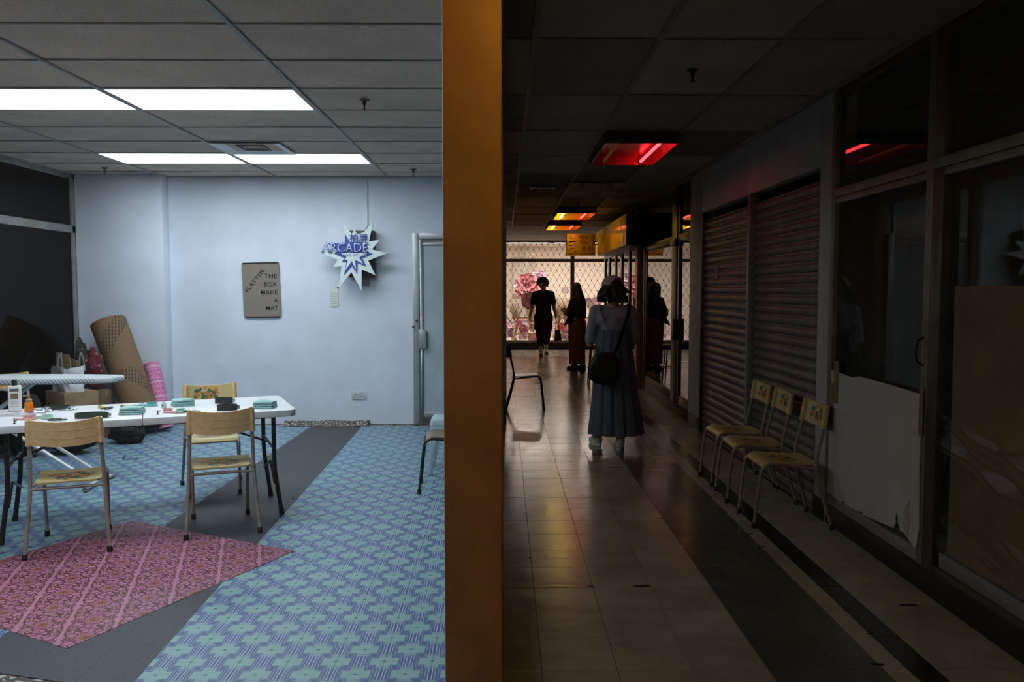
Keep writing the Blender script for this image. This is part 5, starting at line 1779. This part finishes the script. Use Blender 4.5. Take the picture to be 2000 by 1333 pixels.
for k, (x, rz_, tl, w, h_) in enumerate(((-0.11, 0.1, 0.0, 0.10, 0.36), (-0.08, .5, 0.1, 0.13, 0.34), (-0.02, -.4, -.1, 0.14, 0.31), (0.01, .2, .2, 0.10, 0.29))):
    m = MB().obox((0, 0, h_ / 2), (w, 0.012, h_), Matrix.Identity(3))
    o = m.build('cardboard_scrap', CARD, None, smooth=False)
    o.location = Matrix.Rotation(math.radians(-38), 4, 'Z') @ Vector((x, -0.03 + 0.025 * k, 0)) + Vector((-4.22, 7.88, 0.542))
    o.rotation_euler = (0, tl * 0.6, math.radians(-38) + rz_ * .4)
    tag(o, ('narrow cardboard scrap at the left side of the tote bag', 'tall cardboard scrap sticking out of the tote bag', 'middle cardboard scrap in the tote bag', 'short cardboard scrap nearest the tote handle')[k], 'cardboard', 'cardboard scraps in the tote bag')


def bundle(name, l, loc, size, mats, seed, cat, knots=4, amp=0.34):
    """lumpy cloth bundle"""
    o = MB()
    rnd = random.Random(seed)
    off = Vector((rnd.uniform(0, 50), rnd.uniform(0, 50), 0))
    n, mm = 28, 20

    def f(u, v):
        a, b = 2 * PI * u, -PI / 2 + PI * v
        d0 = Vector((math.cos(a) * math.cos(b), math.sin(a) * math.cos(b), math.sin(b)))
        r = 1 + amp * mnoise.noise(d0 * 1.6 + off) + amp * .5 * mnoise.noise(d0 * 4 + off) + amp * .25 * abs(mnoise.noise(d0 * 9 + off))
        p = Vector((d0.x * size[0], d0.y * size[1], d0.z * size[2])) * r
        return (p.x, p.y, max(p.z + size[2], 0.001))
    o.grid(n, mm, f)
    ob = o.build(name, mats)
    ob.location = loc
    return tag(ob, l, cat)


def m_cloth(name, base, spots, sc):
    m, nt, bs = new_mat(name)
    vec = coords(nt)[0]
    vo = nt.nodes.new('ShaderNodeTexVoronoi')
    vo.inputs['Scale'].default_value = sc
    nt.links.new(vec, vo.inputs['Vector'])
    c = mix(nt, S(nt, vo.outputs[0]).lt(0.22), base, spots[0])
    c = mix(nt, noise(nt, vec, sc * .8).gt(0.62), c, spots[1])
    nt.links.new(c, bs.inputs['Base Color'])
    bs.inputs['Roughness'].default_value = 0.85
    bump(nt, bs, noise(nt, vec, 22, 5), 0.7, 0.02)
    return m


RED_CL = m_cloth('crimson_floral_cloth', (0.10, 0.008, 0.018), [(0.26, 0.13, 0.09), (0.20, 0.012, 0.05)], 16)
DRK_CL = m_cloth('dark_floral_cloth', (0.018, 0.02, 0.02), [(0.16, 0.12, 0.06), (0.05, 0.055, 0.04)], 18)
bundle('cloth_bundle', 'crimson flowered cloth bundle beside the woven roll', (-4.175, 8.30, 0.49), (0.092, 0.085, 0.20), RED_CL, 3, 'cloth bundle')
bundle('cloth_bundle', 'dark flowered cloth bundle against the left partition', (-4.45, 8.62, 0.002), (0.125, 0.16, 0.46), DRK_CL, 5, 'cloth bundle')
BLK_CL = m_cloth('black_nylon', (0.008, 0.008, 0.009), [(0.02, 0.02, 0.02), (0.012, 0.012, 0.014)], 12)
p = on_z(205, 880, 0)
bundle('black_bag', 'black bag on the floor in front of the woven roll', (-3.98, 7.48, 0.002), (0.23, 0.13, 0.14), BLK_CL, 8, 'bag')
bundle('black_bag', 'black bag slumped on the floor under the ironing board', (-4.42, 7.45, 0.002), (0.19, 0.20, 0.27), BLK_CL, 9, 'bag')
bundle('black_bag', 'small black bag beside the foot of the woven roll', (-3.72, 8.00, 0.002), (0.16, 0.13, 0.10), BLK_CL, 11, 'bag')
bundle('black_bag', 'black garment heap against the dark partition on the left', (-4.40, 6.45, 0.002), (0.17, 0.2, 0.16), BLK_CL, 12, 'bag')
# white cable on the floor
pts = [on_z(x, y, 0.004) for x, y in ((-30, 972), (0, 968), (45, 962), (90, 955), (140, 948))]
tag(MB().tube(pts, 0.004, 6).build('floor_cable', WHITE_TUBE), 'thin white cable lying on the blue floor at the left', 'cable')
p = on_z(176, 833 + 20, 0.004)
tag(MB().tube([(-3.42, 7.30, .006), (-3.40, 7.2, .006), (-3.34, 7.17, .006), (-3.26, 7.20, .006)], 0.004, 6).build('dropped_strap', BLACK), 'short black strap dropped on the blue floor under the table', 'strap')
o = MB().lathe([(0.010, 0), (0.011, .003), (0.004, .008)], 8).build('floor_crumb', BLACK)
o.location = on_z(573, 975, 0.0)
tag(o, 'tiny black crumb on the charcoal runner', 'crumb')

#SECTION_PEOPLE
# ------------------------------------------------------------------ people
def capsule(m, p0, p1, r0, r1, n=14):
    p0, p1 = Vector(p0), Vector(p1)
    d = p1 - p0
    L = max(d.length, 1e-5)
    d = d / L
    pts, rs = [], []
    for k in range(5):
        a = PI / 2 * (1 - k / 4)
        pts.append(p0 - d * (r0 * math.sin(a)))
        rs.append(max(r0 * math.cos(a), 0.0008))
    for k in range(5):
        a = PI / 2 * k / 4
        pts.append(p1 + d * (r1 * math.sin(a)))
        rs.append(max(r1 * math.cos(a), 0.0008))
    u = Vector((0, 0, 1)) if abs(d.z) < 0.9 else Vector((1, 0, 0))
    u = (u - d * u.dot(d)).normalized()
    w = d.cross(u)
    vs, fs = [], []
    for p, r in zip(pts, rs):
        for j in range(n):
            a = 2 * PI * j / n
            vs.append(p + u * (math.cos(a) * r) + w * (math.sin(a) * r))
    for i in range(len(pts) - 1):
        for j in range(n):
            fs.append((i * n + j, i * n + (j + 1) % n, (i + 1) * n + (j + 1) % n, (i + 1) * n + j))
    fs.append(tuple(reversed(range(n))))
    fs.append(tuple((len(pts) - 1) * n + j for j in range(n)))
    m.add(vs, fs)


def blob(name, shapes, voxel, mats, parent, smooth=4):
    m = MB()
    for s in shapes:
        if s[0] == 'c':
            capsule(m, *s[1:])
        else:
            m.ball(s[1], s[2], 16, m=10)
    me = m.mesh(name, None, smooth=False)
    o = bpy.data.objects.new(name, me)
    COL.objects.link(o)
    rm = o.modifiers.new('remesh', 'REMESH')
    rm.mode = 'VOXEL'
    rm.voxel_size = voxel
    sm = o.modifiers.new('smooth', 'SMOOTH')
    sm.iterations = smooth
    sm.factor = 0.5
    dg = bpy.context.evaluated_depsgraph_get()
    res = bpy.data.meshes.new_from_object(o.evaluated_get(dg))
    bpy.data.objects.remove(o)
    res.polygons.foreach_set('use_smooth', [True] * len(res.polygons))
    res.materials.clear()
    res.materials.append(mats)
    return link(name, res, parent)


def hand(w, d, up, side, curl=0.5, s=1.0):
    """palm and five fingers; w wrist, d along the hand, up = back of hand, side = towards the thumb"""
    w, d, up, side = Vector(w), Vector(d).normalized(), Vector(up).normalized(), Vector(side).normalized()
    out = []
    for k in (-1.2, -0.4, 0.4, 1.2):
        out.append(('c', w + d * .012 * s + side * k * .011 * s, w + d * .085 * s + side * k * .018 * s, .015 * s, .012 * s))
    for k, L in ((1.35, .068), (0.45, .078), (-0.45, .073), (-1.35, .056)):
        p = w + d * .088 * s + side * k * .018 * s
        a = p + (d * math.cos(curl * .7) - up * math.sin(curl * .7)) * L * .5 * s
        b = a + (d * math.cos(curl * 1.7) - up * math.sin(curl * 1.7)) * L * .5 * s
        out.append(('c', p, a, .0092 * s, .0085 * s))
        out.append(('c', a, b, .0085 * s, .0075 * s))
    p = w + d * .025 * s + side * .026 * s
    a = p + (side * .7 + d * .7 - up * .2).normalized() * .038 * s
    b = a + (side * .25 + d * .9 - up * .4).normalized() * .03 * s
    out += [('c', p, a, .0125 * s, .0105 * s), ('c', a, b, .0105 * s, .0085 * s)]
    return out


def head(c, f, s=1.0):
    """head shapes; c centre, f facing direction (horizontal)"""
    c, f = Vector(c), Vector(f).normalized()
    r = Vector((f.y, -f.x, 0))
    z = Vector((0, 0, 1))
    out = [('c', c - f * .012 * s + z * .032 * s, c + f * .012 * s + z * .030 * s, .080 * s, .078 * s),
           ('c', c + z * .02 * s + f * .018 * s, c - z * .075 * s + f * .040 * s, .070 * s, .044 * s),
           ('c', c - z * .085 * s + f * .058 * s - r * .014 * s, c - z * .085 * s + f * .058 * s + r * .014 * s, .026 * s, .026 * s),
           ('c', c + f * .088 * s + z * .008 * s, c + f * .106 * s - z * .028 * s, .010 * s, .014 * s),
           ('c', c + f * .082 * s - z * .058 * s - r * .018 * s, c + f * .082 * s - z * .058 * s + r * .018 * s, .010 * s, .010 * s),
           ('c', c + f * .080 * s + z * .030 * s - r * .038 * s, c + f * .080 * s + z * .030 * s + r * .038 * s, .012 * s, .012 * s)]
    for k in (-1, 1):
        out.append(('c', c + r * k * .078 * s - z * .022 * s - f * .006 * s, c + r * k * .082 * s + z * .018 * s - f * .012 * s, .012 * s, .015 * s))
    return out


def eyes(c, f, parent, s=1.0):
    c, f = Vector(c), Vector(f).normalized()
    r = Vector((f.y, -f.x, 0))
    for k in (-1, 1):
        p = c + f * .080 * s + r * k * .032 * s + Vector((0, 0, .008))
        MB().ball(p, .012 * s, 8, m=5).build('eye', simple('eye_dark', (0.03, 0.025, 0.02), .2), parent)


def shoe(parent, p, f, upper, sole, L=0.26, name='shoe', lift=0.0):
    p, f = Vector(p), Vector(f).normalized()
    r = Vector((f.y, -f.x, 0))

    def P(a, b, z): return p + f * a + r * b + Vector((0, 0, z + lift))
    sh = [('c', P(-L * .32, 0, .050), P(L * .30, 0, .040), .040, .036), ('c', P(-L * .34, 0, .075), P(-L * .05, 0, .082), .036, .030),
          ('c', P(L * .1, -.012, .038), P(L * .36, -.012, .034), .036, .028), ('c', P(L * .1, .012, .038), P(L * .36, .012, .034), .036, .028)]
    u = blob(name, sh, 0.008, upper, parent, 3)
    n = 20
    poly = []
    for k in range(n):
        a = 2 * PI * k / n
        x = math.cos(a) * L * .51
        wd = .043 + .006 * math.cos(a)
        poly.append((x, math.sin(a) * wd))
    MB().prism(poly, lambda q, v, h: P(q, v, h), 0.0, 0.022).build('sole', sole, u, bevel=0.006)
    return u


def loft(rings, n, fold, nf, seed=0.0, thick=0.004):
    """cloth tube: rings (z, cx, cy, rx, ry)"""
    m = MB()
    R = len(rings) - 1

    def f(u, v, o=0.0):
        t_ = v * R
        i = min(int(t_), R - 1)
        q = t_ - i
        q = q * q * (3 - 2 * q) if False else q
        a_, b_ = rings[i], rings[i + 1]
        z, cx, cy, rx, ry = (a_[k] * (1 - q) + b_[k] * q for k in range(5))
        a = 2 * PI * u
        w = fold(v) * (math.sin(nf * a + seed + 1.6 * v) + 0.5 * math.sin((nf * 2 + 1) * a + 2 * seed) + .3 * math.sin(3 * a + 5 * v))
        return (cx + math.cos(a) * (rx + w - o), cy + math.sin(a) * (ry + w - o), z)
    m.grid(n, R * 4, lambda u, v: f(u, v), thick=lambda u, v: f(u, v, thick))
    return m


SKIN = simple('skin', (0.46, 0.28, 0.19), 0.5, var=0.05)
HAIR = simple('black_hair', (0.012, 0.010, 0.009), 0.55, var=0.3, scale=60)
BLACK_CLOTH = simple('black_cotton', (0.014, 0.013, 0.014), 0.9, var=0.2, spec=0.1)

# --- woman in the long grey-blue dress, seen from behind
w1 = thing('person', 'woman in a cap and long grey-blue pinafore dress seen from behind', 'person', (1.035, 7.72, 0.0))
HC = Vector((-0.005, 0.015, 1.515))
FD = Vector((-0.25, 1, 0))
la, ra = Vector((-0.165, 0.02, 1.305)), Vector((0.165, 0.02, 1.305))
le, re_ = Vector((-0.215, 0.03, 1.035)), Vector((0.205, 0.05, 1.035))
lw, rw = Vector((-0.075, 0.23, 1.08)), Vector((0.065, 0.235, 1.08))
lf, rf = Vector((-0.145, 0.12, 0)), Vector((0.06, -0.10, 0))
body = [('c', (-.045, 0, .93), (.045, 0, .93), .125, .125), ('c', (0, 0, .95), (0, 0, 1.18), .125, .118), ('c', (-.07, 0, 1.24), (.07, 0, 1.24), .092, .092),
        ('c', (-.10, .005, 1.31), (.10, .005, 1.31), .055, .055), ('c', (0, .005, 1.32), (0, .01, 1.44), .055, .05),
        ('c', la, le, .052, .043), ('c', le, lw, .042, .028), ('c', ra, re_, .052, .043), ('c', re_, rw, .042, .028)]
for s, f in ((-1, lf), (1, rf)):
    hp, kn_, an = Vector((s * .085, 0, .88)), Vector((s * .09 + f.x * .25, f.y * .6 + .02, .48)), Vector((f.x, f.y - .03, .085))
    body += [('c', hp, kn_, .092, .058), ('c', kn_, kn_ * .45 + an * .55 + Vector((0, -.012, 0)), .056, .054), ('c', kn_ * .45 + an * .55 + Vector((0, -.012, 0)), an, .054, .036), ('c', an, an + Vector((0, .10, -.045)), .036, .030)]
body += head(HC, FD) + hand(lw, (0.8, .6, .25), (-.3, .4, .8), (0.1, .3, .9), .7, .95) + hand(rw, (-0.8, .6, .25), (.3, .4, .8), (-0.1, .3, .9), .7, .95)
blob('body', body, 0.0075, SKIN, w1)
eyes(HC, FD, w1)
GREYTEE = simple('blue_grey_jersey', (0.30, 0.33, 0.39), 0.85, var=0.06, bmp=0.2, bscale=60)
tee = [('c', (-.04, 0, .98), (.04, 0, .98), .128, .128), ('c', (0, 0, .98), (0, 0, 1.18), .134, .126), ('c', (-.075, 0, 1.235), (.075, 0, 1.235), .100, .100), ('c', (-.115, .005, 1.305), (.115, .005, 1.305), .060, .060),
       ('c', la, le, .062, .054), ('c', le, le * .2 + lw * .8, .054, .038), ('c', ra, re_, .062, .054), ('c', re_, re_ * .2 + rw * .8, .054, .038)]
blob('shirt', tee, 0.010, GREYTEE, w1, 6)
DRESS = simple('grey_blue_linen', (0.115, 0.145, 0.19), 0.9, var=0.10, scale=30, bmp=0.3, bscale=150)
rings = [(1.135, 0, 0.0, .160, .148), (1.10, 0, 0.0, .160, .152), (1.0, 0, 0.0, .163, .156), (.88, .004, 0, .186, .175), (.70, .012, 0, .198, .185), (.50, .02, 0, .215, .195), (.30, .03, 0, .242, .205), (.135, .035, 0, .262, .215)]
loft(rings, 120, lambda v: 0.0012 + 0.010 * v, 13, 0.7).build('dress', DRESS, w1)
for s in (-1, 1):
    MB().tube([(s * .065, -.158, 1.13), (s * .095, -.135, 1.20), (s * .128, -.095, 1.29), (s * .135, -.02, 1.372), (s * .12, .06, 1.345), (s * .085, .115, 1.22), (s * .07, .152, 1.13)], 0.006, 6).build('dress_strap', DRESS, w1)
hr = random.Random(5)
hs = []
fdn = FD.normalized()
rt = Vector((fdn.y, -fdn.x, 0))
for k in range(120):
    a = hr.uniform(-2.25, 2.25)
    dd = (-fdn * math.cos(a) + rt * math.sin(a))
    p = HC + dd * hr.uniform(.07, .082) + Vector((0, 0, hr.uniform(-.02, .05)))
    q = HC + dd * hr.uniform(.085, .132) + Vector((hr.uniform(-.025, .025), hr.uniform(-.025, .025), hr.uniform(-.12, -.02)))
    hs.append(('c', p, q, .024, .015))
hs.append(('c', HC + Vector((0, 0, .02)) - fdn * .02, HC - fdn * .03 + Vector((0, 0, -.05)), .088, .075))
blob('hair', hs, 0.0065, HAIR, w1, 2)
CAPM = simple('dusty_pink_cap', (0.50, 0.41, 0.43), 0.85, var=0.08)
m = MB()
def capf(u, v, o=0.0):
    a, b = 2 * PI * u, (PI / 2) * v
    d0 = (rt * math.cos(a) + fdn * math.sin(a))
    p = HC + Vector((0, 0, .038)) + d0 * ((.105 - o) * math.cos(b)) * (1.0 + .06 * abs(math.sin(a))) + Vector((0, 0, (.092 - o) * math.sin(b)))
    return p
m.grid(32, 8, lambda u, v: capf(u, v * .985), thick=lambda u, v: capf(u, v * .985, .004))
cp = m.build('cap', CAPM, w1)
m = MB()
m.grid(10, 6, lambda u, v: HC + Vector((0, 0, .042 - .014 * v - .012 * (2 * u - 1) ** 2)) + rt * (2 * u - 1) * .085 * (1 - .25 * v) + fdn * (.095 * math.sqrt(max(0, 1 - .7 * (2 * u - 1) ** 2)) + .07 * v),
       thick=lambda u, v: HC + Vector((0, 0, .038 - .014 * v - .012 * (2 * u - 1) ** 2)) + rt * (2 * u - 1) * .085 * (1 - .25 * v) + fdn * (.095 * math.sqrt(max(0, 1 - .7 * (2 * u - 1) ** 2)) + .07 * v))
m.build('brim', CAPM, cp)
MB().grid(10, 5, lambda u, v: capf(0.75 + (u - .5) * .17, .02 + .42 * v * math.sin(PI * (.08 + .84 * u)), -.0025), thick=lambda u, v: capf(0.75 + (u - .5) * .17, .02 + .42 * v * math.sin(PI * (.08 + .84 * u)), .001)).build('back_opening', HAIR, cp)
WSHOE = simple('white_sneaker', (0.72, 0.72, 0.70), 0.6, var=0.12, scale=40)
WSOLE = simple('white_sole', (0.72, 0.72, 0.70), 0.5)
for f, fd in ((lf, (-.25, 1, 0)), (rf, (.15, 1, 0))):
    shoe(w1, f + Vector((0, .03, 0)), fd, WSHOE, WSOLE, .25)
    MB().tube([f + Vector((0, -.03, .07)), f + Vector((0, -.03, .135))], .041, 12).build('sock', simple('white_sock', (0.5, 0.48, 0.46), .9), w1)
# crossbody bag worn by the woman: a thing held by her
bg1 = thing('crossbody_bag', 'black crossbody bag hanging behind the woman in the cap', 'bag', (1.035, 7.72, 0.0))
BAGM = simple('black_leather', (0.010, 0.010, 0.011), 0.45, var=0.2)
MB().prism([(-.205, .915), (-.10, .935), (-.01, .92), (.025, .82), (.03, .70), (.0, .645), (-.09, .628), (-.20, .645), (-.272, .705), (-.262, .79)], lambda u, v, h: (u, h, v), -0.305, -0.205).build('pouch', BAGM, bg1, bevel=0.034, seg=4)
MB().tube([(-.20, -.30, .875), (-.10, -.307, .885), (-.0, -.302, .87)], .005, 6).build('zip', simple('dark_zip', (0.05, 0.05, 0.05), .4, .6), bg1)
stp = [(-.03, -.24, .90), (.02, -.212, 1.0), (.07, -.172, 1.14), (.125, -.115, 1.28), (.150, -.03, 1.376), (.14, .06, 1.345), (.06, .145, 1.20), (-.10, .175, 1.05), (-.19, .10, 1.0), (-.20, -.05, .98), (-.165, -.19, .93), (-.15, -.24, .91)]
MB().tube(stp, .019, 8, flat=.22).build('strap', BAGM, bg1)

# --- long haired woman farther along
w2_ = thing('person', 'long haired woman in a dark top and long brown skirt', 'person', (1.375, 15.34, 0.0), math.radians(52))
HC2 = Vector((0, .03, 1.525))
F2 = Vector((0.1, 1, 0))
la, ra = Vector((-0.155, 0.0, 1.325)), Vector((0.155, 0.0, 1.325))
le, re_ = Vector((-0.215, 0.06, 1.06)), Vector((0.21, 0.06, 1.06))
lw, rw = Vector((-0.06, 0.25, 1.10)), Vector((0.06, 0.25, 1.12))
body = [('c', (-.045, 0, .93), (.045, 0, .93), .12, .12), ('c', (0, 0, .95), (0, 0, 1.18), .115, .112), ('c', (-.06, 0, 1.25), (.06, 0, 1.25), .088, .088), ('c', (-.09, .0, 1.325), (.09, 0, 1.325), .052, .052), ('c', (0, .0, 1.33), (0, .02, 1.45), .05, .048),
        ('c', la, le, .048, .04), ('c', le, lw, .04, .027), ('c', ra, re_, .048, .04), ('c', re_, rw, .04, .027)]
for s, f in ((-1, Vector((-.07, .02, 0))), (1, Vector((.09, -.06, 0)))):
    hp, kn_, an = Vector((s * .08, 0, .88)), Vector((s * .085, f.y * .5, .48)), Vector((f.x, f.y - .03, .08))
    mid = kn_ * .45 + an * .55 + Vector((0, -.012, 0))
    body += [('c', hp, kn_, .09, .056), ('c', kn_, mid, .054, .05), ('c', mid, an, .05, .034), ('c', an, an + Vector((0, .15, -.05)), .034, .026)]
body += head(HC2, F2, .97) + hand(lw, (.6, .8, .3), (-.4, .2, .8), (.2, .2, .9), .6, .95) + hand(rw, (-.6, .8, .3), (.4, .2, .8), (-.2, .2, .9), .6, .95)
blob('body', body, 0.008, SKIN, w2_)
eyes(HC2, F2, w2_, .97)
TOPM_ = simple('dark_brown_knit', (0.035, 0.024, 0.018), 0.9)
blob('top', [('c', (-.04, 0, .92), (.04, 0, .92), .128, .128), ('c', (0, 0, .96), (0, 0, 1.18), .126, .122), ('c', (-.065, 0, 1.25), (.065, 0, 1.25), .098, .098), ('c', (-.105, 0, 1.32), (.105, 0, 1.32), .058, .058),
             ('c', la, le, .060, .056), ('c', le, le * .3 + lw * .7, .056, .042), ('c', ra, re_, .060, .056), ('c', re_, re_ * .3 + rw * .7, .056, .042)], 0.011, TOPM_, w2_, 5)
SKIRT = simple('rust_brown_linen', (0.16, 0.075, 0.03), 0.9, var=0.15, scale=20)
loft([(1.0, 0, 0, .138, .135), (.9, 0, 0, .175, .165), (.7, .0, 0, .178, .165), (.45, .0, 0, .165, .150), (.25, -.005, 0, .150, .14), (.12, -.01, .0, .145, .135)], 90, lambda v: .002 + .006 * v, 9, 1.3).build('skirt', SKIRT, w2_)
hs = [('c', HC2 + Vector((0, -.01, .04)), HC2 + Vector((0, -.045, -.08)), .096, .088)]
hr = random.Random(9)
for k in range(46):
    a = hr.uniform(-1.9, 1.9)
    p = HC2 + Vector((math.sin(a) * .08, -math.cos(a) * .075, .02))
    q = Vector((math.sin(a) * .135, -math.cos(a) * .10 - .06, hr.uniform(.98, 1.12)))
    md = Vector((math.sin(a) * .118, -math.cos(a) * .10 - .035, 1.32))
    hs += [('c', p, md, .026, .024), ('c', md, q, .024, .012)]
blob('hair', hs, 0.010, HAIR, w2_, 2)
SAND = simple('brown_sandal', (0.05, 0.03, 0.02), .6)
for f in (Vector((-.07, .02, 0)), Vector((.09, -.06, 0))):
    shoe(w2_, f + Vector((0, .04, 0)), (0, 1, 0), SAND, SAND, .24, 'sandal')
sb = thing('shoulder_bag', 'dark pointed cloth bag at the side of the long haired woman', 'bag', (1.375, 15.34, 0.0))
MB().prism([(-.27, .84), (-.16, 1.07), (-.09, 1.10), (-.08, .93)], lambda u, v, h: (u, h, v), -0.19, -0.13).build('pouch', BLACK_CLOTH, sb, bevel=.015)
MB().tube([(-.12, -.16, 1.09), (-.10, -.15, 1.22), (-.06, -.11, 1.37)], .010, 6).build('strap', BLACK_CLOTH, sb)

# --- man walking towards the viewer
w3_ = thing('person', 'man in a dark shirt and long shorts walking towards the viewer', 'person', (0.90, 18.75, 0.0), PI)
HC3 = Vector((0.02, .02, 1.655))
F3 = Vector((0.22, 1, -0.05))
la, ra = Vector((-0.190, 0, 1.425)), Vector((0.190, 0, 1.425))
le, re_ = Vector((-0.245, -.03, 1.14)), Vector((0.265, -.02, 1.14))
lw, rw = Vector((-0.285, .07, .90)), Vector((0.315, .06, .90))
lf, rf = Vector((-.08, -.32, 0)), Vector((.06, .16, 0))
body = [('c', (-.06, 0, 1.0), (.06, 0, 1.0), .130, .130), ('c', (0, 0, 1.02), (0, 0, 1.28), .132, .138), ('c', (-.09, 0, 1.35), (.09, 0, 1.35), .11, .11), ('c', (-.12, 0, 1.44), (.12, 0, 1.44), .062, .062), ('c', (0, 0, 1.45), (0, .015, 1.585), .062, .058),
        ('c', la, le, .058, .046), ('c', le, lw, .044, .030), ('c', ra, re_, .058, .046), ('c', re_, rw, .044, .030)]
for s, f, lift in ((-1, lf, .03), (1, rf, 0)):
    hp, an = Vector((s * .095, 0, .94)), Vector((f.x, f.y - .04, .085 + lift))
    kn_ = (hp + an) / 2 + Vector((0, .05, .03))
    mid = kn_ * .5 + an * .5 + Vector((0, -.02, 0))
    body += [('c', hp, kn_, .098, .062), ('c', kn_, mid, .06, .058), ('c', mid, an, .056, .038), ('c', an, an + Vector((0, .12, -.045)), .038, .03)]
body += head(HC3, F3, 1.06) + hand(lw, (-.05, .1, -1), (-1, 0, .05), (0, 1, .1), .5, 1.05) + hand(rw, (.0, .05, -1), (1, 0, .05), (0, 1, .1), 1.4, 1.05)
blob('body', body, 0.008, SKIN, w3_)
eyes(HC3, F3, w3_, 1.06)
SHIRT3 = simple('black_tee', (0.016, 0.014, 0.015), 0.9, spec=0.1)
blob('shirt', [('c', (-.075, 0, .90), (.075, 0, .90), .142, .142), ('c', (-.03, 0, .92), (-.03, 0, 1.28), .158, .150), ('c', (.03, 0, .92), (.03, 0, 1.28), .158, .150), ('c', (-.10, 0, 1.33), (.10, 0, 1.33), .115, .115),
               ('c', (-.10, .012, 1.41), (.10, .012, 1.41), .100, .100), ('c', (-.05, 0, 1.455), la, .070, .066), ('c', (.05, 0, 1.455), ra, .070, .066),
               ('c', la, la * .3 + le * .7, .070, .070), ('c', ra, ra * .3 + re_ * .7, .070, .070)], 0.012, SHIRT3, w3_, 5)
sh_ = [('c', (-.075, 0, .86), (.075, 0, .86), .140, .140)]
for s, f, lift in ((-1, lf, .03), (1, rf, 0)):
    hp, an = Vector((s * .10, 0, .88)), Vector((f.x, f.y - .04, .085 + lift))
    kn_ = (Vector((s * .095, 0, .94)) + an) / 2 + Vector((0, .05, .03))
    lo = kn_ * .45 + an * .55 + Vector((0, -.02, 0))
    sh_ += [('c', hp, kn_, .128, .108), ('c', kn_, lo, .105, .082)]
    sh_ += [('c', hp * .5 + kn_ * .5 + Vector((s * .06, 0, 0)), hp * .3 + kn_ * .7 + Vector((s * .06, 0, 0)), .07, .07)]
blob('shorts', sh_, 0.012, BLACK_CLOTH, w3_, 5)
hr = random.Random(12)
hs = [('c', HC3 + Vector((0, -.02, .045)), HC3 + Vector((0, -.045, -.03)), .099, .088)]
fd3 = Vector(F3).normalized()
r3 = Vector((fd3.y, -fd3.x, 0))
for k in range(110):
    a = hr.uniform(-PI, PI)
    dd = -fd3 * math.cos(a) + r3 * math.sin(a)
    front = abs(a) > 2.0
    t0 = hr.uniform(.05, 1.75 if not front else .7)
    t1 = t0 + hr.uniform(.35, .8)
    t1 = min(t1, 1.15 if front else 2.45)
    c_ = HC3 + Vector((0, 0, .028))
    P_ = lambda th, R_: c_ + dd * (R_ * math.sin(th)) + Vector((0, 0, R_ * math.cos(th)))
    R1 = hr.uniform(.112, .124)
    R2 = hr.uniform(.125, .158)
    hs.append(('c', P_(t0, R1), P_((t0 + t1) / 2, R1 + .008), .022, .020))
    hs.append(('c', P_((t0 + t1) / 2, R1 + .008), P_(t1, R2), .020, .008))
for k in range(14):
    x_ = (k / 13 - .5) * .15
    p = HC3 + r3 * x_ + fd3 * .05 + Vector((0, 0, .105))
    q = HC3 + r3 * x_ * 1.15 + fd3 * (.098 - abs(x_) * .25) + Vector((0, 0, hr.uniform(.035, .06)))
    hs.append(('c', p, q, .026, .012))
blob('hair', hs, 0.008, HAIR, w3_, 1)
DSH = simple('dark_shoe', (0.02, 0.016, 0.016), .6)
for f, fd, lift in ((lf, (-.1, 1, 0), .0), (rf, (.15, 1, 0), 0)):
    shoe(w3_, f + Vector((0, .03, 0)), fd, DSH, simple('shoe_rubber', (0.16, 0.13, 0.12), .6), .28)
    MB().tube([f + Vector((0, -.04, .075)), f + Vector((0, -.04, .155))], .046, 12).build('sock', simple('white_sock', (0.5, 0.48, 0.46), .9), w3_)
hb = thing('hand_bag', 'black handbag carried low by the walking man', 'bag', (0.90 - 0.335, 18.75 - 0.05, 0.0))
hb.location = (0.90 - 0.36 + 0.72, 18.69, 0)
hb.location = (at_y(1089, 650, 18.69).x, 18.69, 0)
MB().prism([(-.075, .34), (.10, .36), (.055, .60), (-.06, .60)], lambda u, v, h: (u, h, v), -0.045, 0.045).build('pouch', BAGM, hb, bevel=.012)
MB().tube(bez((-.05, 0, .59), (-.02, 0, .98), (.045, 0, .59), 10), .008, 6).build('handle', BAGM, hb)
for k in range(3):
    MB().ball((-.055 + .004 * k, -.048, .43 + .035 * k), .008, 6, m=4).build('stud', simple('bright_stud', (.7, .7, .68), .2, .9), hb)
